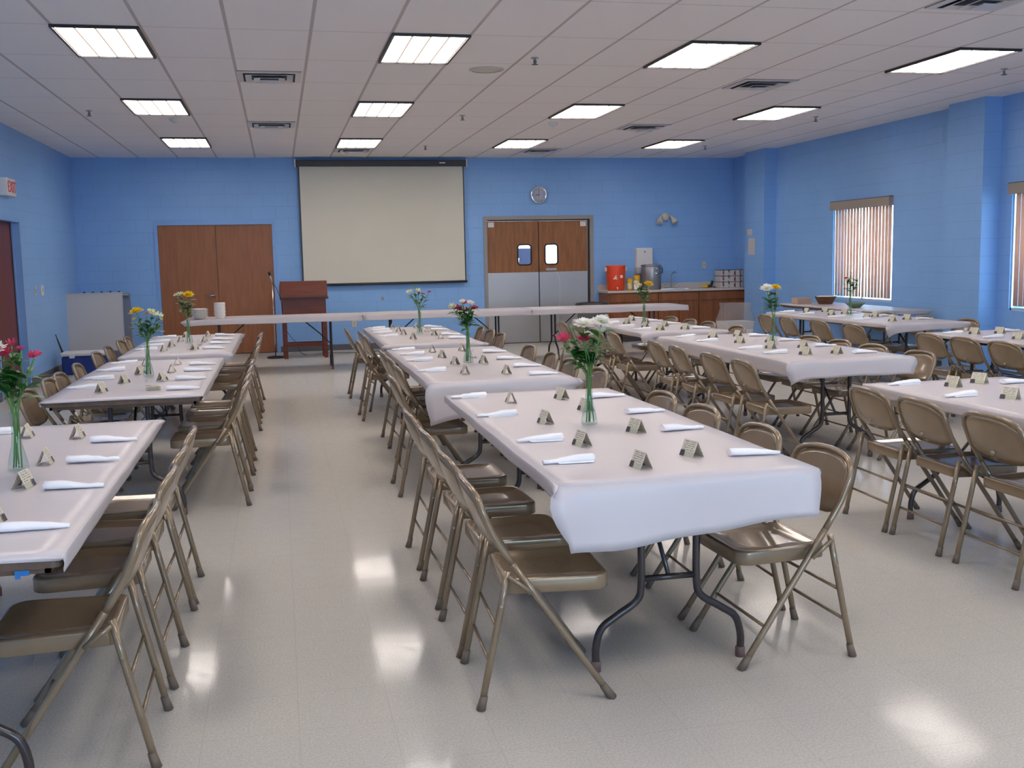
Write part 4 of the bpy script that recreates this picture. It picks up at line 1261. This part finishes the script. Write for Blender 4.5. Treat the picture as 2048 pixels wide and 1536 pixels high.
# ================================================================== whiteboard corner, cooler
t = thing('rolling_whiteboard', 'small white dry-erase board leaning in the corner behind the blue cooler', 'whiteboard', (-2.74, 17.0, 0))
bd = Matrix.Translation((0, 0, .12)) @ Matrix.Rotation(math.radians(-4), 4, 'X')
MB().box(-.42, .38, -.012, .012, .12, .975, mtx=bd).build('board', Mt['wboard'], t)
MB().box(-.43, .40, -.016, .016, .975, .992, mtx=bd).box(.38, .395, -.016, .016, .12, .975, mtx=bd).box(-.43, -.42, -.016, .016, .12, .975, mtx=bd).box(-.43, .395, -.02, .016, .10, .12, mtx=bd).build('frame', Mt['silver'], t)
MB().tube([(.37, .0, .03), (.37, -.03, .25)], .012, 8).tube([(-.40, .0, .03), (-.40, -.03, .25)], .012, 8).build('stand', Mt['blackm'], t)
for x in (-.40, .37):
    MB().lathe([(.0, -.012), (.03, -.012), (.03, .012), (.0, .012)], 14, Matrix.Translation((x, 0, .03)) @ Matrix.Rotation(PI / 2, 4, 'Y'), caps=False).build('caster', Mt['black'], t)
t = thing('folded_table', 'grey-blue folded table stored against the wall behind the whiteboard', 'folded table', (-2.70, 17.75, 0))
MB().box(-.38, .38, -.05, .0, .0, 1.08, .01).build('panel', Mt['greypanel'], t)
MB().box(-.36, .36, -.09, -.05, 1.04, 1.065).build('edge_rail', Mt['silver'], t)
m = MB()
for k in range(5): m.lathe([(.0, 0), (.018, .0), (.018, .03), (.0, .035)], 10, Matrix.Translation((-.30 + k * .13, -.04, 1.08)), caps=False)
m.build('peg', Mt['black'], t)
t = thing('cooler_chest', 'blue cooler chest with white lid below the whiteboard', 'cooler', (-2.72, 15.88, 0))
MB().box(-.30, .30, -.19, .19, 0, .26, .02).build('body', Mt['navy'], t)
ld = MB().box(-.31, .31, -.20, .20, .262, .315, .015).build('lid', Mt['white'], t)
MB().box(-.19, -.12, -.212, -.19, .235, .275, .004).build('latch', Mt['white'], t)
MB().tube([(.305, -.1, .21), (.335, -.1, .2), (.335, .1, .2), (.305, .1, .21)], .009, 8).build('handle', Mt['white'], t)
t = thing('umbrella', 'thin dark furled umbrella leaning against the wall by the cooler', 'umbrella', (-3.05, 15.95, 0))
MB().tube([(.05, 0, .0), (.02, .0, .25), (-.06, .02, .50)], [.006, .018, .008], 8).build('canopy', Mt['black'], t)
MB().tube([(-.06, .02, .50), (-.075, .02, .56)], .006, 8).build('handle', Mt['blackm'], t)

# ================================================================== lectern and microphone
t = thing('lectern', 'dark red-brown wooden lectern on tall legs before the screen', 'lectern', (.37, 17.05, 0), math.radians(2))
MB().box(-.335, .335, -.18, .22, .58, .96).build('body', Mt['lectern'], t)
prof = [(-.25, .96), (-.25, .99), (-.19, 1.20), (-.16, 1.215), (.27, 1.10), (.27, .96)]
MB().prism([(y, z) for y, z in prof], -.36, .36, 'x').build('desk', Mt['lectern'], t)
MB().box(-.375, .375, -.205, -.185, .93, .965).build('molding', Mt['lectern'], t)
for sx in (-.31, .31):
    for sy in (-.15, .19):
        MB().box(sx - .03, sx + .03, sy - .03, sy + .03, 0, .58).build('leg', Mt['lectern'], t)
MB().box(-.28, .28, -.165, -.135, .19, .24).build('stretcher', Mt['lectern'], t)
MB().box(-.28, .28, .175, .205, .19, .24).build('stretcher', Mt['lectern'], t)
t = thing('microphone_stand', 'microphone on a thin stand with round black base beside the lectern', 'microphone stand', (-.10, 17.15, 0))
MB().lathe([(.0, 0), (.135, 0), (.138, .012), (.12, .028), (.03, .04), (.0, .042)], 28, caps=False).build('base', Mt['black'], t)
MB().tube([(0, 0, .03), (0, 0, 1.20)], .009, 8).build('pole', Mt['chrome'], t)
mic = MB().tube([(.0, 0, 1.19), (-.01, -.02, 1.23), (-.03, -.05, 1.31)], [.010, .012, .012], 8).build('microphone', Mt['silver'], t)
MB().tube([(-.03, -.05, 1.31), (-.038, -.062, 1.34), (-.045, -.072, 1.365)], [.012, .022, .016], 10).build('grille', Mt['black'], mic)
MB().tube(bez([(0, 0, 1.21), (.06, -.01, 1.10), (.12, -.02, .9), (.14, 0, .62), (.2, .1, .4), (.34, .3, .2), (.45, .4, .008), (.8, .5, .008), (1.3, .35, .008), (1.9, .6, .008)], 6), .0045, 5).build('cable', Mt['black'], t)

# ================================================================== counter and cabinets
CX0, CX1, CYF = 5.58, 8.2, 17.60
units = [(5.60, 6.52), (6.53, 7.28), (7.29, 8.19)]
for i, (a, b) in enumerate(units):
    lb = ['brown base cabinet under the orange drink cooler', 'brown base cabinet under the sink', 'brown base cabinet by the corner column'][i]
    t = thing('base_cabinet', lb, 'cabinet', ((a + b) / 2, CYF + .02, 0), 0, 'base cabinets along the back wall')
    w = (b - a) / 2
    MB().box(-w, w, .0, .56, .09, .862).build('body', Mt['cabinet'], t)
    MB().box(-w, w, .06, .56, 0, .09).build('toe_kick', Mt['base'], t)
    MB().box(-w + .03, w - .03, -.018, 0, .70, .845, .004).build('drawer', Mt['cabinet'], t)
    for s in (-1, 1):
        x0, x1 = (-w + .03, -.008) if s < 0 else (.008, w - .03)
        dd = MB().box(x0, x1, -.018, 0, .12, .675, .004).build('door', Mt['cabinet'], t)
        MB().box(x0 + .05, x1 - .05, -.024, -.018, .17, .625, .004).build('door_panel', Mt['cabinet'], dd)
m = MB()   # worktop with sink cut-out
for bx in ((CX0, 6.62, CYF - .02, YB), (7.22, CX1, CYF - .02, YB), (6.62, 7.22, CYF - .02, 17.68), (6.62, 7.22, 18.05, YB)):
    m.box(bx[0], bx[1], bx[2], bx[3], .865, .90)
t = m.build('countertop', Mt['counter'], label='pale laminate worktop over the brown cabinets', cat='countertop')
MB().box(CX0, CX1, YB - .02, YB, .90, 1.0).build('backsplash', Mt['counter'], t)
m = MB()
q = [(6.62, 17.68), (7.22, 17.68), (7.22, 18.05), (6.62, 18.05)]
m.loft([[(x, y, .902) for x, y in q], [(x * .94 + 6.92 * .06, y * .94 + 17.865 * .06, .76) for x, y in q]], False, False)
m.add([(x * .94 + 6.92 * .06, y * .94 + 17.865 * .06, .76) for x, y in q], [(0, 1, 2, 3)])
sk = m.build('sink', Mt['chrome'], label='stainless sink basin set in the worktop', cat='sink')
t = thing('faucet', 'tall gooseneck chrome faucet behind the sink', 'faucet', (6.95, 18.10, .90))
MB().box(-.12, .12, -.03, .03, 0, .015, .004).build('base', Mt['chrome'], t)
MB().tube(bez([(0, 0, .01), (0, 0, .2), (.01, -.02, .27), (.04, -.08, .30), (.06, -.13, .28)], 5), .010, 8).build('spout', Mt['silver'], t)
for s in (-1, 1):
    MB().tube([(s * .10, 0, .01), (s * .10, 0, .055)], .013, 10).tube([(s * .10, 0, .05), (s * .125, -.03, .075)], .006, 6).build('handle', Mt['chrome'], t)

# orange drink cooler
t = thing('drink_cooler', 'orange cylindrical drink cooler standing on the worktop end', 'drink cooler', (5.83, 17.90, .90))
MB().lathe([(.14, 0), (.150, .01), (.165, .20), (.172, .38), (.172, .40)], 32).build('body', Mt['orange'], t)
MB().lathe([(.178, .40), (.180, .425), (.165, .44), (.0, .445)], 32, caps=False).build('lid', Mt['orange'], t)
for s in (-1, 1):
    MB().box(s * .185 - .012, s * .185 + .012, -.03, .03, .34, .41, .004).build('handle', Mt['jugwhite'], t)
MB().box(-.10, -.03, -.172, -.160, .20, .215).prism([(-.09, .22), (-.04, .22), (-.045, .27)], -.171, -.160, 'y').build('emblem', Mt['jugwhite'], t)
MB().box(.03, .07, -.174, -.158, .22, .27).build('sticker', Mt['jugwhite'], t)
MB().tube([(-.03, -.15, .05), (-.03, -.19, .05)], .012, 8).box(-.038, -.022, -.195, -.18, .02, .055).build('spigot', Mt['jugwhite'], t)
# grey urn
t = thing('beverage_urn', 'large grey metal beverage urn between the cans and the sink', 'urn', (6.47, 17.84, .90))
MB().lathe([(.165, 0), (.175, .01), (.178, .40), (.172, .415), (.185, .42), (.185, .435), (.12, .45), (.0, .452)], 32, caps=False).build('body', Mt['alu'], t)
MB().tube([(.0, -.182, .38), (.0, -.21, .37), (.08, -.205, .37), (.08, -.175, .38)], .007, 6).tube([(.0, -.182, .30), (.0, -.21, .29), (.08, -.205, .29), (.08, -.175, .30)], .007, 6).build('bail_handle', Mt['chrome'], t)
MB().tube([(.18, 0, .40), (.21, 0, .37), (.21, 0, .30), (.18, 0, .27)], .009, 6).build('handle', Mt['black'], t)


def can(x, y, r, h, m1, m2, label, lid=None):
    t = thing('food_can', label, 'can', (x, y, .90), 0, 'cans on the worktop')
    MB().lathe([(r, 0), (r, h)], 24).build('body', m1, t)
    MB().lathe([(r + .001, h * .12), (r + .001, h * .62)], 24, caps=False).build('label_band', m2, t)
    MB().lathe([(r + .003, h), (r + .003, h + .012)], 24).build('lid', lid or Mt['yellow'], t)


can(6.07, 17.84, .052, .20, Mt['yellow'], Mt['canwhite'], 'short yellow can with pale label next to the orange cooler')
can(6.155, 17.74, .045, .16, Mt['canwhite'], Mt['foam'], 'pale can in front of the taller yellow cans', Mt['ventm'])
can(6.225, 17.90, .055, .26, Mt['yellow'], Mt['yellow'], 'tall yellow can with red lid beside the grey urn', Mt['canred'])
# small appliance cord bundle and soda cases
t = thing('hand_mixer', 'black hand appliance lying on the worktop beyond the sink', 'kitchen appliance', (7.62, 17.95, .90))
MB().tube([(-.16, 0, .02), (-.06, 0, .03), (.03, 0, .035)], [.012, .03, .035], 10).build('body', Mt['yellow'], t)
MB().tube([(-.04, -.02, .03), (.03, -.02, .035), (.06, -.01, .12)], [.02, .03, .025], 10).build('head', Mt['black'], t)
MB().tube(bez([(.06, 0, .02), (.14, .03, .006), (.10, .06, .006), (.2, .05, .006)], 5), .004, 5).build('cord', Mt['blackm'], t)


def case_mat():
    t = NT('soda_case_print')
    tc = t.n('TexCoord'); sp = t.n('SeparateXYZ', i_0=(tc, 3))
    f = t.math('FRACT', t.math('MULTIPLY', t.math('ADD', (sp, 0), 1.0), 9.0))
    a = t.math('LESS_THAN', t.math('ABSOLUTE', t.math('SUBTRACT', f, .5)), .16)
    nz = t.n('TexNoise', i_Vector=(tc, 3), i_Scale=30.0)
    c = t.mix(t.math('MULTIPLY', a, t.math('GREATER_THAN', nz, .47)), (.62, .57, .52, 1), (.16, .07, .06, 1))
    p = t.n('BsdfPrincipled'); link_col(t, c, p.inputs['Base Color']); p.inputs['Roughness'].default_value = .5
    return t.done(p)


CM = case_mat()
for k, nmk in enumerate(('bottom', 'middle', 'top')):
    t = thing('soda_case', 'white printed drink case, %s of the stack at the worktop corner' % nmk, 'drink case', (7.98, 17.90, .90 + k * .106), 0, 'stacked drink cases on the worktop')
    MB().box(-.22, .21, -.13, .13, 0, .100, .003).build('carton', CM, t)
    MB().box(-.221, .211, -.131, .131, .097, .105).build('tray_edge', Mt['black'], t)

# trash can and clear-bagged bin
t = thing('trash_can', 'grey trash can with dark lid behind the serving table', 'trash can', (4.98, 16.55, 0))
MB().lathe([(.20, 0), (.21, .02), (.25, .66), (.265, .68), (.265, .70)], 28).build('body', Mt['greyplastic'], t)
MB().lathe([(.275, .70), (.28, .73), (.26, .76), (.0, .775)], 28, caps=False).build('lid', Mt['binlid'], t)
t = thing('waste_bin', 'pale square bin with a clear plastic liner beside the corner column', 'waste bin', (7.20, 15.9, 0))
MB().loft([rr_ for rr_ in [[(x, y, 0) for x, y in rrect(-.20, .20, -.18, .18, .04)], [(x, y, .42) for x, y in rrect(-.25, .25, -.22, .22, .04)]]], False, True).build('body', Mt['white'], t, solid=.006)
rnd = random.Random(3); rings = []
for j, (w_, z) in enumerate(((.245, .30), (.262, .43), (.235, .52), (.200, .62), (.215, .72))):
    rings.append([(x + rnd.uniform(-.015, .015) * (j > 1), y + rnd.uniform(-.015, .015) * (j > 1), z + rnd.uniform(-.02, .02) * (j > 2)) for x, y in rrect(-w_, w_, -w_ * .88, w_ * .88, .06, 4)])
MB().loft(rings, False, True).build('liner_bag', Mt['bag'], t)

# ================================================================== serving table by the window wall
WX0, WX1, WY0, WY1 = 7.30, 8.06, 11.95, 14.55
t = folding_table('w', 'serving table against the window wall holding a wicker basket', WX0, WX1, WY0, WY1, 'serving tables by the windows')
cloth('tablecloth', 'white plastic cloth on the serving table against the window wall', WX0, WX1, WY0, WY1, [(.05, .05), (.02, .02), (.05, .05), (.02, .02)], 'window wall tablecloth', seed=77, ear=(0, .03, 0, .0))
t = thing('bread_basket', 'brown wicker basket with a pale liner on the window wall table', 'basket', (7.72, 13.95, TZ + .004))
MB().lathe([(.09, 0), (.10, .005), (.15, .10), (.158, .108), (.148, .108), (.09, .012), (.0, .01)], 28, caps=False).build('body', Mt['wicker'], t)
MB().lathe([(.146, .10), (.12, .115), (.0, .118)], 20, caps=False).build('liner', Mt['foam'], t)
t = thing('tissue_box', 'pale cardboard box at the far end of the window wall table', 'box', (7.50, 14.25, TZ + .004), .2)
MB().box(-.13, .13, -.07, .07, 0, .085, .003).build('carton', Mt['cardboard'], t)
MB().box(-.06, .06, -.02, .02, .085, .088).build('opening', Mt['paper'], t)
t = thing('serving_bowl', 'green serving bowl in the middle of the window wall table', 'bowl', (7.55, 12.85, TZ + .004))
MB().lathe([(.06, 0), (.07, .004), (.135, .060), (.140, .062), (.130, .060), (.06, .01), (.0, .008)], 28, caps=False).build('body', Mt['greenb'], t)
MB().lathe([(.138, .060), (.142, .064), (.136, .066)], 28, caps=False).build('rim', Mt['silver'], t)
